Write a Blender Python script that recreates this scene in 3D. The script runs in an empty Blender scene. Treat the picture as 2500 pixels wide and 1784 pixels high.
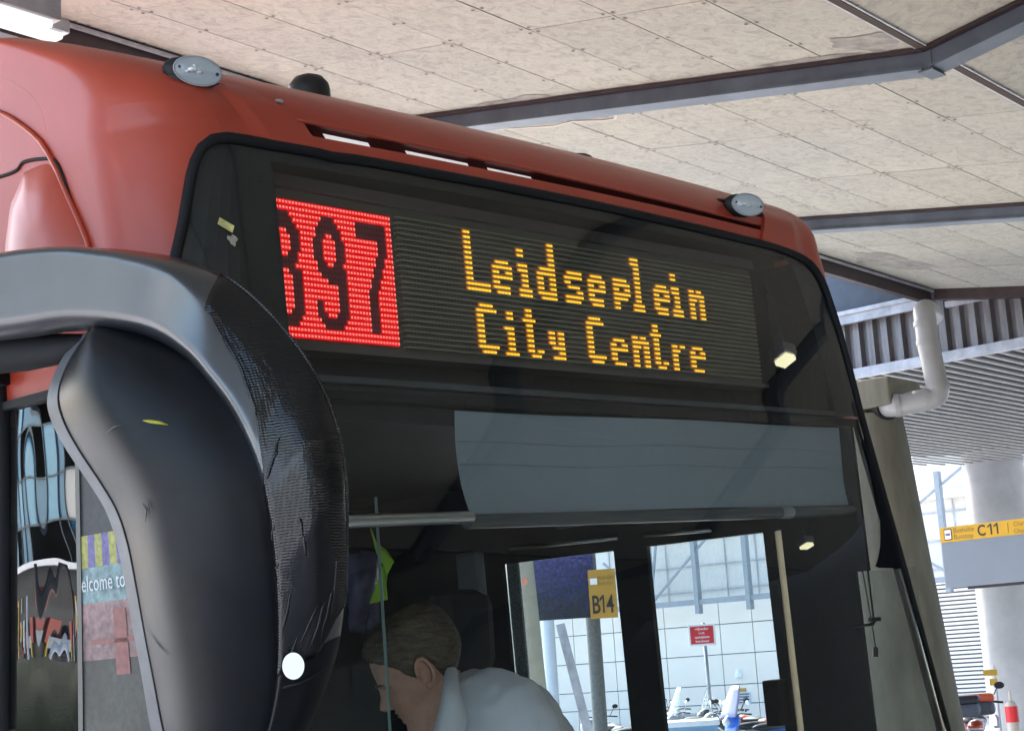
import bpy, math, random
import numpy as np
from mathutils import Matrix, Vector
random.seed(7); rng = np.random.default_rng(7)
R_ = math.radians
sc = bpy.context.scene
COL = sc.collection

# ------------------------------------------------------------------ camera
EYE = 1.65                                   # eye height above the paving
FPX, CX, CY = 4100.0, 1250.0, 892.0          # focal length and centre in photo pixels (2500 x 1784)
ROLL, PITCH, YAW = R_(-3.68), R_(10.55), R_(-40.6)
_f = np.array([0, math.cos(PITCH), math.sin(PITCH)]); _r = np.array([1., 0, 0]); _u = np.cross(_r, _f)
c_, s_ = math.cos(ROLL), math.sin(ROLL)
M = np.array([[-math.sin(YAW), math.cos(YAW), 0], [-math.cos(YAW), -math.sin(YAW), 0], [0, 0, 1.]])
CR, CU, CF = M @ (c_ * _r + s_ * _u), M @ (-s_ * _r + c_ * _u), M @ _f   # camera right, up, forward
cam_d = bpy.data.cameras.new("camera"); cam = bpy.data.objects.new("camera", cam_d); COL.objects.link(cam)
cam_d.sensor_fit = 'HORIZONTAL'; cam_d.sensor_width = 36; cam_d.lens = 36 * FPX / 2500
cam_d.clip_start = .05; cam_d.clip_end = 2000
cam.matrix_world = Matrix(((CR[0], CU[0], -CF[0], 0), (CR[1], CU[1], -CF[1], 0), (CR[2], CU[2], -CF[2], EYE), (0, 0, 0, 1)))
sc.camera = cam
# ------------------------------------------------------------------ sky and sun
SUN_EL, SUN_AZ = 42.0, 68.0                 # azimuth measured from +X towards +Y
world = bpy.data.worlds.new("World"); sc.world = world; world.use_nodes = True
wn = world.node_tree; bg = wn.nodes['Background']
sky = wn.nodes.new('ShaderNodeTexSky'); sky.sky_type = 'NISHITA'; sky.sun_disc = False
sky.sun_elevation = R_(SUN_EL); sky.sun_rotation = R_(90 - SUN_AZ)
sky.air_density = 1.0; sky.dust_density = 3.0; sky.ozone_density = 1.0
wn.links.new(sky.outputs[0], bg.inputs[0]); bg.inputs[1].default_value = 0.15
sun_d = bpy.data.lights.new("sun", 'SUN'); sun = bpy.data.objects.new("sun", sun_d); COL.objects.link(sun)
sun_d.energy = 2.0; sun_d.angle = R_(0.53); sun_d.color = (1, .97, .93)
sd = Vector((math.cos(R_(SUN_EL)) * math.cos(R_(SUN_AZ)), math.cos(R_(SUN_EL)) * math.sin(R_(SUN_AZ)), math.sin(R_(SUN_EL))))
sun.rotation_euler = sd.to_track_quat('Z', 'Y').to_euler(); sun.location = (20, 60, 60)
# ------------------------------------------------------------------ exposure
sc.view_settings.view_transform = 'Standard'; sc.view_settings.look = 'None'
sc.view_settings.exposure = 2.6; sc.view_settings.gamma = 1
sc.cycles.max_bounces = 10; sc.cycles.diffuse_bounces = 5; sc.cycles.glossy_bounces = 5
sc.cycles.transparent_max_bounces = 12; sc.cycles.sample_clamp_indirect = 6
sc.cycles.use_denoising = True

# ------------------------------------------------------------------ frames: rel = camera-origin world axes; bus = kneeling bus axes
KN = R_(2.5)
BX, BZ = np.array([math.cos(KN), 0, math.sin(KN)]), np.array([-math.sin(KN), 0, math.cos(KN)])
def ray(p): return CF + (p[0] - CX) / FPX * CR - (p[1] - CY) / FPX * CU
def w_at(p, ax, v): d = ray(p); return d * (v / d[ax])
def w_pl(p, n, c): d = ray(p); return d * (c / (np.asarray(n) @ d))
def w_dist(p, dist): d = ray(p); return d * (dist / math.hypot(d[0], d[1]))
def lray(p): d = ray(p); return np.array([d @ BX, d[1], d @ BZ])
def b_at(p, ax, v): d = lray(p); return d * (v / d[ax])
def b2w(q): return q[0] * BX + np.array([0, q[1], 0]) + q[2] * BZ
def DD(x, y): k = 2500 / 2276; return (x * k, y * k)
def G1(x, y): return (1200 + x * .3078, 1284 + y * .3078)
def G2(x, y): return (1900 + x * .431, 1084 + y * .431)
def G3(x, y): return (2000 + x * .3079, 600 + y * .3079)
def interp(x, xs, ys): return float(np.interp(x, xs, ys))
def lerp(a, b, t): return np.asarray(a, float) * (1 - t) + np.asarray(b, float) * t
def poly_at(pts, t):                          # point at fraction t of a polyline
    pts = [np.asarray(p, float) for p in pts]
    L = [0]
    for a, b in zip(pts, pts[1:]): L.append(L[-1] + np.linalg.norm(b - a))
    x = t * L[-1]
    return np.array([np.interp(x, L, [p[k] for p in pts]) for k in range(len(pts[0]))])
def smooth_path(pts, n):                      # Catmull-Rom
    P = [np.asarray(p, float) for p in pts]; P = [2 * P[0] - P[1]] + P + [2 * P[-1] - P[-2]]
    out = []; m = len(P) - 3
    for i in range(n):
        t = i / (n - 1) * m; k = min(int(t), m - 1); t -= k
        a, b, c, d = P[k:k + 4]
        out.append(.5 * (2 * b + (c - a) * t + (2 * a - 5 * b + 4 * c - d) * t * t + (3 * b - a - 3 * c + d) * t ** 3))
    return out

# ------------------------------------------------------------------ objects
BASE = {}
def tag(o, label=None, cat=None, group=None, kind=None):
    for k, v in (('label', label), ('category', cat), ('group', group), ('kind', kind)):
        if v: o[k] = v
def thing(name, label, cat, base, group=None, bus=False, rot=None):
    o = bpy.data.objects.new(name, None); COL.objects.link(o); o.empty_display_size = .2
    base = np.asarray(base, float)
    if bus:
        wb = b2w(base)
        o.matrix_world = Matrix.Translation((wb[0], wb[1], wb[2] + EYE)) @ Matrix(((BX[0], 0, BZ[0], 0), (0, 1, 0, 0), (BX[2], 0, BZ[2], 0), (0, 0, 0, 1)))
    else:
        o.location = (base[0], base[1], base[2] + EYE)
    if rot is not None: o.rotation_euler = (0, 0, rot)
    BASE[o.name] = base; tag(o, label, cat, group); return o
class MB:
    def __init__(s): s.v = []; s.f = []
    def add(s, v, f):
        n = len(s.v); s.v += [tuple(map(float, p)) for p in v]; s.f += [tuple(i + n for i in q) for q in f]; return s
    def obox(s, c, ax, h):
        c = np.asarray(c, float); ax = [np.asarray(a, float) for a in ax]
        v = [c + sx * h[0] * ax[0] + sy * h[1] * ax[1] + sz * h[2] * ax[2] for sx in (-1, 1) for sy in (-1, 1) for sz in (-1, 1)]
        return s.add(v, [(0, 1, 3, 2), (4, 6, 7, 5), (0, 4, 5, 1), (2, 3, 7, 6), (0, 2, 6, 4), (1, 5, 7, 3)])
    def box(s, a, b):
        a, b = np.asarray(a, float), np.asarray(b, float)
        return s.obox((a + b) / 2, np.eye(3), (b - a) / 2)
    def beam(s, a, b, w, h, up=(0, 0, 1)):    # bar from a to b, w wide, h tall
        a, b = np.asarray(a, float), np.asarray(b, float); d = b - a; L = np.linalg.norm(d); d /= L
        if abs(d @ np.asarray(up, float)) > .99: up = (1, 0, 0)
        x = np.cross(d, up); x /= np.linalg.norm(x); y = np.cross(x, d)
        return s.obox((a + b) / 2, (d, x, y), (L / 2, w / 2, h / 2))
    def tube(s, path, r, n=8, cap=True, sx=1.0, up=(0, 0, 1)):
        P = [np.asarray(p, float) for p in path]; m = len(P); rr = r if hasattr(r, '__len__') else [r] * m
        V = []; F = []; prev = None
        for i in range(m):
            d = P[min(i + 1, m - 1)] - P[max(i - 1, 0)]; d /= np.linalg.norm(d) + 1e-12
            if prev is None:
                u = np.asarray(up, float)
                if abs(u @ d) > .95: u = np.array([1., 0, 0])
                x = np.cross(d, u)
            else: x = prev - (prev @ d) * d
            x /= np.linalg.norm(x); y = np.cross(x, d); prev = x
            for k in range(n):
                a = 2 * math.pi * k / n; V.append(P[i] + rr[i] * (sx * math.cos(a) * x + math.sin(a) * y))
        for i in range(m - 1):
            for k in range(n):
                k2 = (k + 1) % n; F.append((i * n + k, i * n + k2, (i + 1) * n + k2, (i + 1) * n + k))
        if cap: F.append(tuple(range(n - 1, -1, -1))); F.append(tuple((m - 1) * n + k for k in range(n)))
        return s.add(V, F)
    def loop_tube(s, path, r, n=8):
        P = [np.asarray(p, float) for p in path]; m = len(P); V = []; F = []; prev = None
        for i in range(m):
            d = P[(i + 1) % m] - P[i - 1]; d /= np.linalg.norm(d)
            x = np.cross(d, (0, 1., 0)) if prev is None else prev - (prev @ d) * d
            x /= np.linalg.norm(x); y = np.cross(x, d); prev = x
            V += [P[i] + r * (math.cos(2 * math.pi * k / n) * x + math.sin(2 * math.pi * k / n) * y) for k in range(n)]
        for i in range(m):
            for k in range(n):
                k2 = (k + 1) % n; j = (i + 1) % m; F.append((i * n + k, i * n + k2, j * n + k2, j * n + k))
        return s.add(V, F)
    def grid(s, G, close=False, flip=False):  # G[i][j] points
        a, b = len(G), len(G[0]); V = [p for row in G for p in row]; F = []
        for i in range(a - 1):
            for j in range(b if close else b - 1):
                j2 = (j + 1) % b; q = (i * b + j, i * b + j2, (i + 1) * b + j2, (i + 1) * b + j)
                F.append(q[::-1] if flip else q)
        return s.add(V, F)
    def disc(s, c, n, r, k=12, x=None, sx=1.0):
        c, n = np.asarray(c, float), np.asarray(n, float); n = n / np.linalg.norm(n)
        x = np.cross(n, (0, 0, 1.) if abs(n[2]) < .9 else (1., 0, 0)) if x is None else np.asarray(x, float)
        x = x / np.linalg.norm(x); y = np.cross(n, x)
        return s.add([c + r * (sx * math.cos(2 * math.pi * i / k) * x + math.sin(2 * math.pi * i / k) * y) for i in range(k)], [tuple(range(k))])
    def lathe(s, c, prof, n=24, axis=(0, 0, 1), x=None):
        c, z = np.asarray(c, float), np.asarray(axis, float); z = z / np.linalg.norm(z)
        x = np.cross(z, (0, 1., 0) if abs(z[1]) < .9 else (1., 0, 0)) if x is None else np.asarray(x, float); x = x / np.linalg.norm(x); y = np.cross(z, x)
        G = [[c + z * h + r * (math.cos(2 * math.pi * k / n) * x + math.sin(2 * math.pi * k / n) * y) for k in range(n)] for r, h in prof]
        return s.grid(G, close=True)
    def ell(s, c, r, ax=None, nu=16, nv=10):
        ax = np.eye(3) if ax is None else [np.asarray(a, float) for a in ax]; c = np.asarray(c, float)
        G = []
        for i in range(nv + 1):
            t = math.pi * i / nv; t = min(max(t, 1e-3), math.pi - 1e-3)
            G.append([c + r[2] * math.cos(t) * ax[2] + math.sin(t) * (r[0] * math.cos(2 * math.pi * k / nu) * ax[0] + r[1] * math.sin(2 * math.pi * k / nu) * ax[1]) for k in range(nu)])
        return s.grid(G, close=True, flip=True)
    def poly(s, pts, n, th):                  # extrude a polygon by th along n
        k = len(pts); n = np.asarray(n, float); a = [np.asarray(p, float) for p in pts]; b = [p + n * th for p in a]
        return s.add(a + b, [tuple(range(k - 1, -1, -1)), tuple(range(k, 2 * k))] + [(i, (i + 1) % k, k + (i + 1) % k, k + i) for i in range(k)])
    def build(s, name, m, parent=None, smooth=False, base=None, bevel=0, label=None, solid=0, sub=0, auto=None):
        b = BASE[parent.name] if parent is not None else np.asarray(base if base is not None else (0, 0, 0), float)
        me = bpy.data.meshes.new(name); me.from_pydata([(p[0] - b[0], p[1] - b[1], p[2] - b[2]) for p in s.v], [], s.f)
        me.materials.append(m); me.update()
        if smooth:
            me.polygons.foreach_set('use_smooth', [True] * len(me.polygons))
            if auto: me.set_sharp_from_angle(angle=R_(auto))
        o = bpy.data.objects.new(name, me); COL.objects.link(o); BASE[o.name] = b
        if parent is not None: o.parent = parent
        else: o.location = (b[0], b[1], b[2] + EYE)
        if solid:
            q = o.modifiers.new('solid', 'SOLIDIFY'); q.thickness = solid; q.offset = -1
        if sub:
            q = o.modifiers.new('sub', 'SUBSURF'); q.levels = sub; q.render_levels = sub
        if bevel:
            q = o.modifiers.new('bevel', 'BEVEL'); q.width = bevel; q.segments = 2; q.limit_method = 'ANGLE'
        if label: o['label'] = label
        return o
_tx = {}
def text_part(body, name, m, parent, origin, xdir, ydir, size, align='LEFT', bold=0.0, sx=1.0):
    cu = bpy.data.curves.new('t', 'FONT'); cu.body = body; cu.size = 1; cu.align_x = align; cu.resolution_u = 3; cu.offset = bold
    t = bpy.data.objects.new('t', cu); COL.objects.link(t)
    dg = bpy.context.evaluated_depsgraph_get(); dg.update()
    me = bpy.data.meshes.new_from_object(t.evaluated_get(dg)); bpy.data.objects.remove(t)
    x, y, o_ = np.asarray(xdir, float), np.asarray(ydir, float), np.asarray(origin, float)
    mb = MB(); mb.add([o_ + x * v.co.x * size * sx + y * v.co.y * size for v in me.vertices], [tuple(p.vertices) for p in me.polygons])
    return mb.build(name, m, parent)
def copy_tree(o):
    c = o.copy(); COL.objects.link(c); BASE[c.name] = BASE[o.name]
    for ch in o.children:
        k = ch.copy(); COL.objects.link(k); k.parent = c; BASE[k.name] = BASE[ch.name]
        for g in ch.children:
            d = g.copy(); COL.objects.link(d); d.parent = k; BASE[d.name] = BASE[g.name]
    return c

# ------------------------------------------------------------------ materials
def mat(name, col, rough=.5, metal=0, var=0, vscale=8, bump=0, bscale=60, coat=0, spec=.5, emit=None, es=0, stretch=None, var2=0, v2scale=1.2):
    m = bpy.data.materials.new(name); m.use_nodes = True; nt = m.node_tree; b = nt.nodes['Principled BSDF']
    b.inputs['Base Color'].default_value = (*col, 1); b.inputs['Roughness'].default_value = rough; b.inputs['Metallic'].default_value = metal
    b.inputs['Coat Weight'].default_value = coat; b.inputs['Coat Roughness'].default_value = .06; b.inputs['Specular IOR Level'].default_value = spec
    if emit: b.inputs['Emission Color'].default_value = (*emit, 1); b.inputs['Emission Strength'].default_value = es
    if var or bump or var2:
        tc = nt.nodes.new('ShaderNodeTexCoord'); src = tc.outputs['Object']
        if stretch:
            mp = nt.nodes.new('ShaderNodeMapping'); mp.inputs['Scale'].default_value = stretch; nt.links.new(src, mp.inputs[0]); src = mp.outputs[0]
        prev = None
        for v, s in ((var, vscale), (var2, v2scale)):
            if not v: continue
            n = nt.nodes.new('ShaderNodeTexNoise'); n.inputs['Scale'].default_value = s; n.inputs['Detail'].default_value = 6; n.inputs['Roughness'].default_value = .62
            nt.links.new(src, n.inputs[0])
            mr = nt.nodes.new('ShaderNodeMapRange'); mr.inputs[1].default_value = .3; mr.inputs[2].default_value = .7; mr.inputs[3].default_value = 1 - v; mr.inputs[4].default_value = 1 + v
            nt.links.new(n.outputs[0], mr.inputs[0])
            mx = nt.nodes.new('ShaderNodeVectorMath'); mx.operation = 'SCALE'
            if prev is None: mx.inputs[0].default_value = col
            else: nt.links.new(prev, mx.inputs[0])
            nt.links.new(mr.outputs[0], mx.inputs['Scale']); prev = mx.outputs[0]
        if prev is not None: nt.links.new(prev, b.inputs['Base Color'])
        if bump:
            n2 = nt.nodes.new('ShaderNodeTexNoise'); n2.inputs['Scale'].default_value = bscale; n2.inputs['Detail'].default_value = 4; nt.links.new(src, n2.inputs[0])
            bp = nt.nodes.new('ShaderNodeBump'); bp.inputs['Strength'].default_value = bump; bp.inputs['Distance'].default_value = .01
            nt.links.new(n2.outputs[0], bp.inputs['Height']); nt.links.new(bp.outputs[0], b.inputs['Normal'])
    return m
def glass_mat(name, tint, k=1.8, rough=0.0, dirt=0.0, cap=.9):
    m = bpy.data.materials.new(name); m.use_nodes = True; nt = m.node_tree; nt.nodes.remove(nt.nodes['Principled BSDF'])
    tr = nt.nodes.new('ShaderNodeBsdfTransparent'); tr.inputs[0].default_value = (*tint, 1)
    gl = nt.nodes.new('ShaderNodeBsdfGlossy'); gl.inputs['Roughness'].default_value = rough
    lw = nt.nodes.new('ShaderNodeLayerWeight'); lw.inputs[0].default_value = .5
    p = nt.nodes.new('ShaderNodeMath'); p.operation = 'POWER'; p.inputs[1].default_value = 5; nt.links.new(lw.outputs['Facing'], p.inputs[0])
    ma = nt.nodes.new('ShaderNodeMath'); ma.operation = 'MULTIPLY_ADD'; ma.inputs[1].default_value = .96 * k; ma.inputs[2].default_value = .04 * k; mn = nt.nodes.new('ShaderNodeMath'); mn.operation = 'MINIMUM'; mn.inputs[1].default_value = cap; nt.links.new(ma.outputs[0], mn.inputs[0])
    nt.links.new(p.outputs[0], ma.inputs[0])
    mx = nt.nodes.new('ShaderNodeMixShader'); nt.links.new(mn.outputs[0], mx.inputs[0]); nt.links.new(tr.outputs[0], mx.inputs[1]); nt.links.new(gl.outputs[0], mx.inputs[2])
    out = mx.outputs[0]
    if dirt:
        df = nt.nodes.new('ShaderNodeBsdfDiffuse'); df.inputs[0].default_value = (.6, .6, .58, 1)
        tc = nt.nodes.new('ShaderNodeTexCoord'); n = nt.nodes.new('ShaderNodeTexNoise'); n.inputs['Scale'].default_value = 5; n.inputs['Detail'].default_value = 8
        nt.links.new(tc.outputs['Object'], n.inputs[0])
        mr = nt.nodes.new('ShaderNodeMapRange'); mr.inputs[1].default_value = .45; mr.inputs[2].default_value = .8; mr.inputs[3].default_value = dirt * .3; mr.inputs[4].default_value = dirt
        nt.links.new(n.outputs[0], mr.inputs[0])
        m2 = nt.nodes.new('ShaderNodeMixShader'); nt.links.new(mr.outputs[0], m2.inputs[0]); nt.links.new(out, m2.inputs[1]); nt.links.new(df.outputs[0], m2.inputs[2]); out = m2.outputs[0]
    nt.links.new(out, nt.nodes['Material Output'].inputs[0]); return m
def emit_mat(name, col, s):
    m = bpy.data.materials.new(name); m.use_nodes = True; nt = m.node_tree; nt.nodes.remove(nt.nodes['Principled BSDF'])
    e = nt.nodes.new('ShaderNodeEmission'); e.inputs[0].default_value = (*col, 1); e.inputs[1].default_value = s
    nt.links.new(e.outputs[0], nt.nodes['Material Output'].inputs[0]); return m
EXP = 2 ** -sc.view_settings.exposure         # emission that shows as 1.0 in the picture

red = mat('red_paint', (.405, .054, .027), .40, var=.06, vscale=5, coat=.16, bump=.004, bscale=260, var2=.07, v2scale=1.1)
blackp = mat('black_plastic', (.0035, .0045, .0068), .40, var=.5, vscale=14, bump=.02, bscale=900, spec=.30)
greyp = mat('worn_grey_plastic', (.06, .068, .082), .40, var=.3, vscale=18, bump=.02, bscale=700, spec=.6)
rubber = mat('rubber', (.014, .015, .017), .6, spec=.2)
frit = mat('black_enamel', (.006, .007, .008), .6)
dark = mat('dark_trim', (.022, .024, .026), .6, var=.25)
darkgrey = mat('cab_grey_trim', (.07, .078, .082), .6, var=.2)
cabgrey = mat('cab_panel_grey', (.16, .18, .19), .6, var=.12)
chrome = mat('brushed_steel', (.72, .72, .70), .28, metal=1)
lens = mat('clear_lens', (.55, .58, .6), .12, coat=1, spec=.8)
white_p = mat('white_sticker', (.85, .87, .9), .45)
yellow_p = mat('yellow_sign', (.58, .34, .015), .45, var=.06)
ochre = mat('ochre_sign', (.44, .255, .04), .5, var=.1)
ink = mat('dark_lettering', (.02, .02, .02), .6)
signgrey = mat('sign_back_panel', (.19, .235, .28), .45, var=.05, vscale=2)
redsign = mat('red_sign', (.62, .03, .04), .45)
steelgrey = mat('painted_steel_grey', (.085, .105, .128), .42, var=.2, vscale=5, var2=.25, v2scale=1)
maroon = mat('maroon_steel', (.035, .022, .022), .5, var=.3)
bluesteel = mat('blue_grey_steel', (.055, .075, .105), .5, var=.12)
galv = mat('galvanised', (.42, .43, .46), .42, metal=.4, var=.25, vscale=6)
corr = mat('corrugated_sheet', (.21, .20, .20), .42, metal=.5, var=.3, vscale=4, stretch=(1, 3, .4))
conc = mat('concrete_column', (.125, .122, .092), .85, var=.25, vscale=5, bump=.25, bscale=40, var2=.2, v2scale=1.5, stretch=(1, 1, .25))
concw = mat('pale_concrete', (.40, .41, .42), .85, var=.1, vscale=3, bump=.1)
slatm = mat('louvre_slat', (.31, .31, .295), .5, var=.15, stretch=(.3, 4, 1))
pvc = mat('white_pvc', (.27, .275, .27), .4, var=.08, vscale=4, bump=.02)
facade = mat('white_panels', (.80, .735, .64), .5, var=.03, vscale=1.5)
seam = mat('panel_seam', (.16, .19, .2), .7)
meshm = mat('metal_mesh', (.66, .63, .57), .6, var=.09, vscale=30, stretch=(1, 1, .15))
slatw = mat('white_slat', (.76, .71, .63), .5)
whitesteel = mat('white_steel', (.6, .66, .72), .45)
shirt = mat('shirt_cloth', (.74, .75, .76), .8, bump=.5, bscale=9, var=.05, stretch=(1, 1, .5))
skin = mat('skin', (.62, .34, .23), .5, var=.14, vscale=30, bump=.04, bscale=120)
hairm = mat('brown_hair', (.10, .072, .040), .45, var=.65, vscale=26, stretch=(1, 1, 4), bump=.6, bscale=45)
hivis = mat('hi_vis_cloth', (.36, .62, .03), .7, var=.15)
lampglow = emit_mat('lamp_glow', (.94, 1, .98), 1.25 * EXP)
lampgreen = emit_mat('lamp_glow_warm', (1, .97, .62), 9 * EXP)

# ------------------------------------------------------------------ ground
def plane(name, a, b, z, m):
    mb = MB(); mb.add([(a[0], a[1], z), (b[0], a[1], z), (b[0], b[1], z), (a[0], b[1], z)], [(0, 1, 2, 3)])
    o = mb.build(name, m, base=(0, 0, -EYE)); o['kind'] = 'structure'; return o
paving = mat('pale_paving', (.50, .515, .53), .85, var=.12, vscale=4, var2=.12, v2scale=.3)
asph = mat('lane_concrete', (.34, .34, .33), .9, var=.15, vscale=30)
plane('ground', (-300, -300), (300, 300), -EYE, paving)
plane('bus_lane', (1.6, -60), (5.6, 60), -EYE + .004, asph)

# ------------------------------------------------------------------ canopy ceiling (U: along the beams, V: across them)
c0 = np.array([0, 6.78, 3.868]); U1 = np.array([.0233, -.9863, -.1634]); V1 = np.array([1, .0237, -.0042]); V1 /= np.linalg.norm(V1)
N1 = np.cross(U1, V1); N1 = N1 if N1[2] > 0 else -N1
U2 = np.array([.0233, -.9863, .1634]); N2 = np.cross(U2, V1); N2 = N2 if N2[2] > 0 else -N2
def cpt(u, v, h=0.0):                          # folded-plate soffit: falls to u=3, rises to u=7.2, falls ...
    k = 0; p = c0.copy(); a = -1.2; UU = U1; NN = N1
    p = c0 + U1 * -1.2
    rem = u + 1.2; i = 0
    while rem > 4.2 and i < 9:
        p = p + UU * 4.2; rem -= 4.2; i += 1
        UU, NN = (U2, N2) if i % 2 else (U1, N1)
    return p + UU * rem + V1 * v + NN * h
def cax(u):
    i = max(0, int((u + 1.2 - 1e-9) // 4.2)); return (U2, N2) if i % 2 else (U1, N1)

ceil_m = bpy.data.materials.new('wood_wool_board'); ceil_m.use_nodes = True
nt = ceil_m.node_tree; b = nt.nodes['Principled BSDF']; b.inputs['Roughness'].default_value = .95; b.inputs['Specular IOR Level'].default_value = .1
tc = nt.nodes.new('ShaderNodeTexCoord')
def noise(s, d=4, r=.6, dist=0.0, stretch=None):
    n = nt.nodes.new('ShaderNodeTexNoise'); n.inputs['Scale'].default_value = s; n.inputs['Detail'].default_value = d; n.inputs['Roughness'].default_value = r; n.inputs['Distortion'].default_value = dist
    src = tc.outputs['Object']
    if stretch:
        mp = nt.nodes.new('ShaderNodeMapping'); mp.inputs['Scale'].default_value = stretch; nt.links.new(src, mp.inputs[0]); src = mp.outputs[0]
    nt.links.new(src, n.inputs[0]); return n.outputs[0]
def ramp(x, stops):
    r = nt.nodes.new('ShaderNodeValToRGB'); el = r.color_ramp.elements
    el[0].position, el[0].color = stops[0][0], (*stops[0][1], 1); el[1].position, el[1].color = stops[-1][0], (*stops[-1][1], 1)
    for p, c in stops[1:-1]: e = el.new(p); e.color = (*c, 1)
    nt.links.new(x, r.inputs[0]); return r.outputs[0]
def mul(a, bb, f=1.0):
    m = nt.nodes.new('ShaderNodeMix'); m.data_type = 'RGBA'; m.blend_type = 'MULTIPLY'; m.inputs[0].default_value = f
    nt.links.new(a, m.inputs[6]); nt.links.new(bb, m.inputs[7]); return m.outputs[2]
basec = ramp(noise(9, 6, .7, 1.5), [(.28, (.26, .262, .24)), (.5, (.385, .374, .326)), (.74, (.44, .428, .378))])
fib = ramp(noise(46, 3, .7, 3.0, (1, 1.3, 1)), [(.33, (.58, .56, .53)), (.46, (1, 1, 1)), (1, (1, 1, 1))])
big = ramp(noise(.55, 3, .5), [(.3, (.88, .89, .91)), (.7, (1.04, 1.02, .99))])
colr = mul(mul(basec, fib, .6), big)
ta = nt.nodes.new('ShaderNodeAttribute'); ta.attribute_name = 'tone'; tsc = nt.nodes.new('ShaderNodeVectorMath'); tsc.operation = 'SCALE'; nt.links.new(colr, tsc.inputs[0]); nt.links.new(ta.outputs['Fac'], tsc.inputs['Scale'])
nt.links.new(tsc.outputs[0], b.inputs['Base Color'])
bp = nt.nodes.new('ShaderNodeBump'); bp.inputs['Strength'].default_value = .35; bp.inputs['Distance'].default_value = .004
nt.links.new(noise(60, 3, .7, 2.0), bp.inputs['Height']); nt.links.new(bp.outputs[0], b.inputs['Normal'])
stain_m = mat('water_stain', (.24, .225, .20), .95, var=.35, vscale=8)
tide_m = mat('pale_tide_mark', (.50, .47, .41), .95)
joint_m = mat('dark_joint', (.05, .035, .025), .9)
boltm = mat('rusty_bolt', (.085, .06, .045), .7)

canopy = thing('bus_station_canopy', 'folded canopy over the bus with beige bolted ceiling boards and grey steel beams', 'canopy', (6, 0, 4))
VB = [-4.77, -.37, 4.03, 8.43, 12.83]
VJ = []
for b0 in VB: VJ += [b0, b0 + 1.47, b0 + 2.89]
VJ = [v for v in VJ if v < 17] ; VJ[VJ.index(8.43) - 2:VJ.index(8.43)] = [5.672, 7.044]
i8 = VJ.index(8.43); VJ[i8 + 1:i8 + 3] = [9.912, 11.312]; i12 = VJ.index(12.83); VJ[i12 + 1:i12 + 3] = [14.313, 15.739]; VJ.append(17.12)
NB = 6
pan, blt, back = MB(), MB(), MB()
for bay in range(NB):
    for i in range(7):
        ua, ub = -1.2 + 4.2 * bay + .6 * i, -1.2 + 4.2 * bay + .6 * (i + 1)
        um = (ua + ub) / 2; UU, NN = cax(um)
        for va, vb in zip(VJ, VJ[1:]):
            g = .0042; g2 = .0022
            dz = random.uniform(-.0015, .0015)
            q = [cpt(ua + g, va + g2) , cpt(ub - g, va + g2), cpt(ub - g, vb - g2), cpt(ua + g, vb - g2)]
            q = [p + NN * dz for p in q]; t = [p + NN * .03 for p in q]
            pan.add(q + t, [(0, 1, 2, 3), (4, 7, 6, 5), (0, 4, 5, 1), (1, 5, 6, 2), (2, 6, 7, 3), (3, 7, 4, 0)])
            if bay < 4:
                for vv in (va + .045, va + (vb - va) / 3, va + 2 * (vb - va) / 3, vb - .045):
                    for uu in (ua + .034, ub - .034):
                        jv = random.uniform(-.012, .012)
                        blt.disc(cpt(uu, vv + jv) - NN * .005, -NN, .0125, 6)
    a_, b_ = -1.2 + 4.2 * bay, 3.0 + 4.2 * bay; UU, NN = cax((a_ + b_) / 2)
    q = [cpt(a_ + .001, VJ[0]), cpt(b_, VJ[0]), cpt(b_, 17.12), cpt(a_ + .001, 17.12)]
    back.poly([p + NN * .032 for p in q], NN, .1)
co_ = pan.build('ceiling_boards', ceil_m, canopy)
at_ = co_.data.attributes.new('tone', 'FLOAT', 'FACE'); tv_ = np.repeat(rng.normal(1.0, .03, len(co_.data.polygons) // 6), 6); at_.data.foreach_set('value', tv_.astype(np.float32))
back.build('roof_deck', joint_m, canopy)
blt.build('bolt_heads', boltm, canopy)
for vb in VB:
    d_, g_ = MB(), MB()
    for bay in range(NB):
        a_, b_ = -1.2 + 4.2 * bay, 3.0 + 4.2 * bay; UU, NN = cax((a_ + b_) / 2)
        def bar(mb, v0, v1, h0, h1):
            pts = [(v0, h0), (v1, h0), (v1, h1), (v0, h1)]
            A = [cpt(a_ + .0005, v) + NN * h for v, h in pts]; B = [cpt(b_, v) + NN * h for v, h in pts]
            mb.add(A + B, [(0, 1, 2, 3), (7, 6, 5, 4), (0, 4, 5, 1), (1, 5, 6, 2), (2, 6, 7, 3), (3, 7, 4, 0)])
        bar(d_, vb - .11, vb - .045, -.022, -.004)
        bar(g_, vb - .06, vb + .06, -.112, -.023)
        bar(g_, vb - .080, vb + .080, -.125, -.1122)
    bm_ = g_.build('beam', steelgrey, canopy); d_.build('packing_strip', maroon, bm_)
for vb in VB:
    q = MB(); p0 = cpt(3.0, vb); q.obox(p0 + np.array([0, 0, -.075]), (V1, (0, 1, 0), (0, 0, 1)), (.064, .035, .062)); q.obox(p0 + np.array([0, 0, -.1335]), (V1, (0, 1, 0), (0, 0, 1)), (.083, .045, .005)); q.build('splice_plate', steelgrey, canopy)
valley, vedge = MB(), MB()
for k in range(3):
    u0 = 3.0 + 8.4 * k
    valley.beam(cpt(u0, VJ[0]) - np.array([0, 0, .004]), cpt(u0, 17.1) - np.array([0, 0, .004]), .045, .012)
    for sg in (-1, 1): vedge.beam(cpt(u0 + sg * .032, VJ[0]) - np.array([0, 0, .006]), cpt(u0 + sg * .032, 17.1) - np.array([0, 0, .006]), .012, .012)
vv_ = valley.build('valley_gutter', joint_m, canopy); vedge.build('gutter_edge', galv, vv_)
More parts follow.
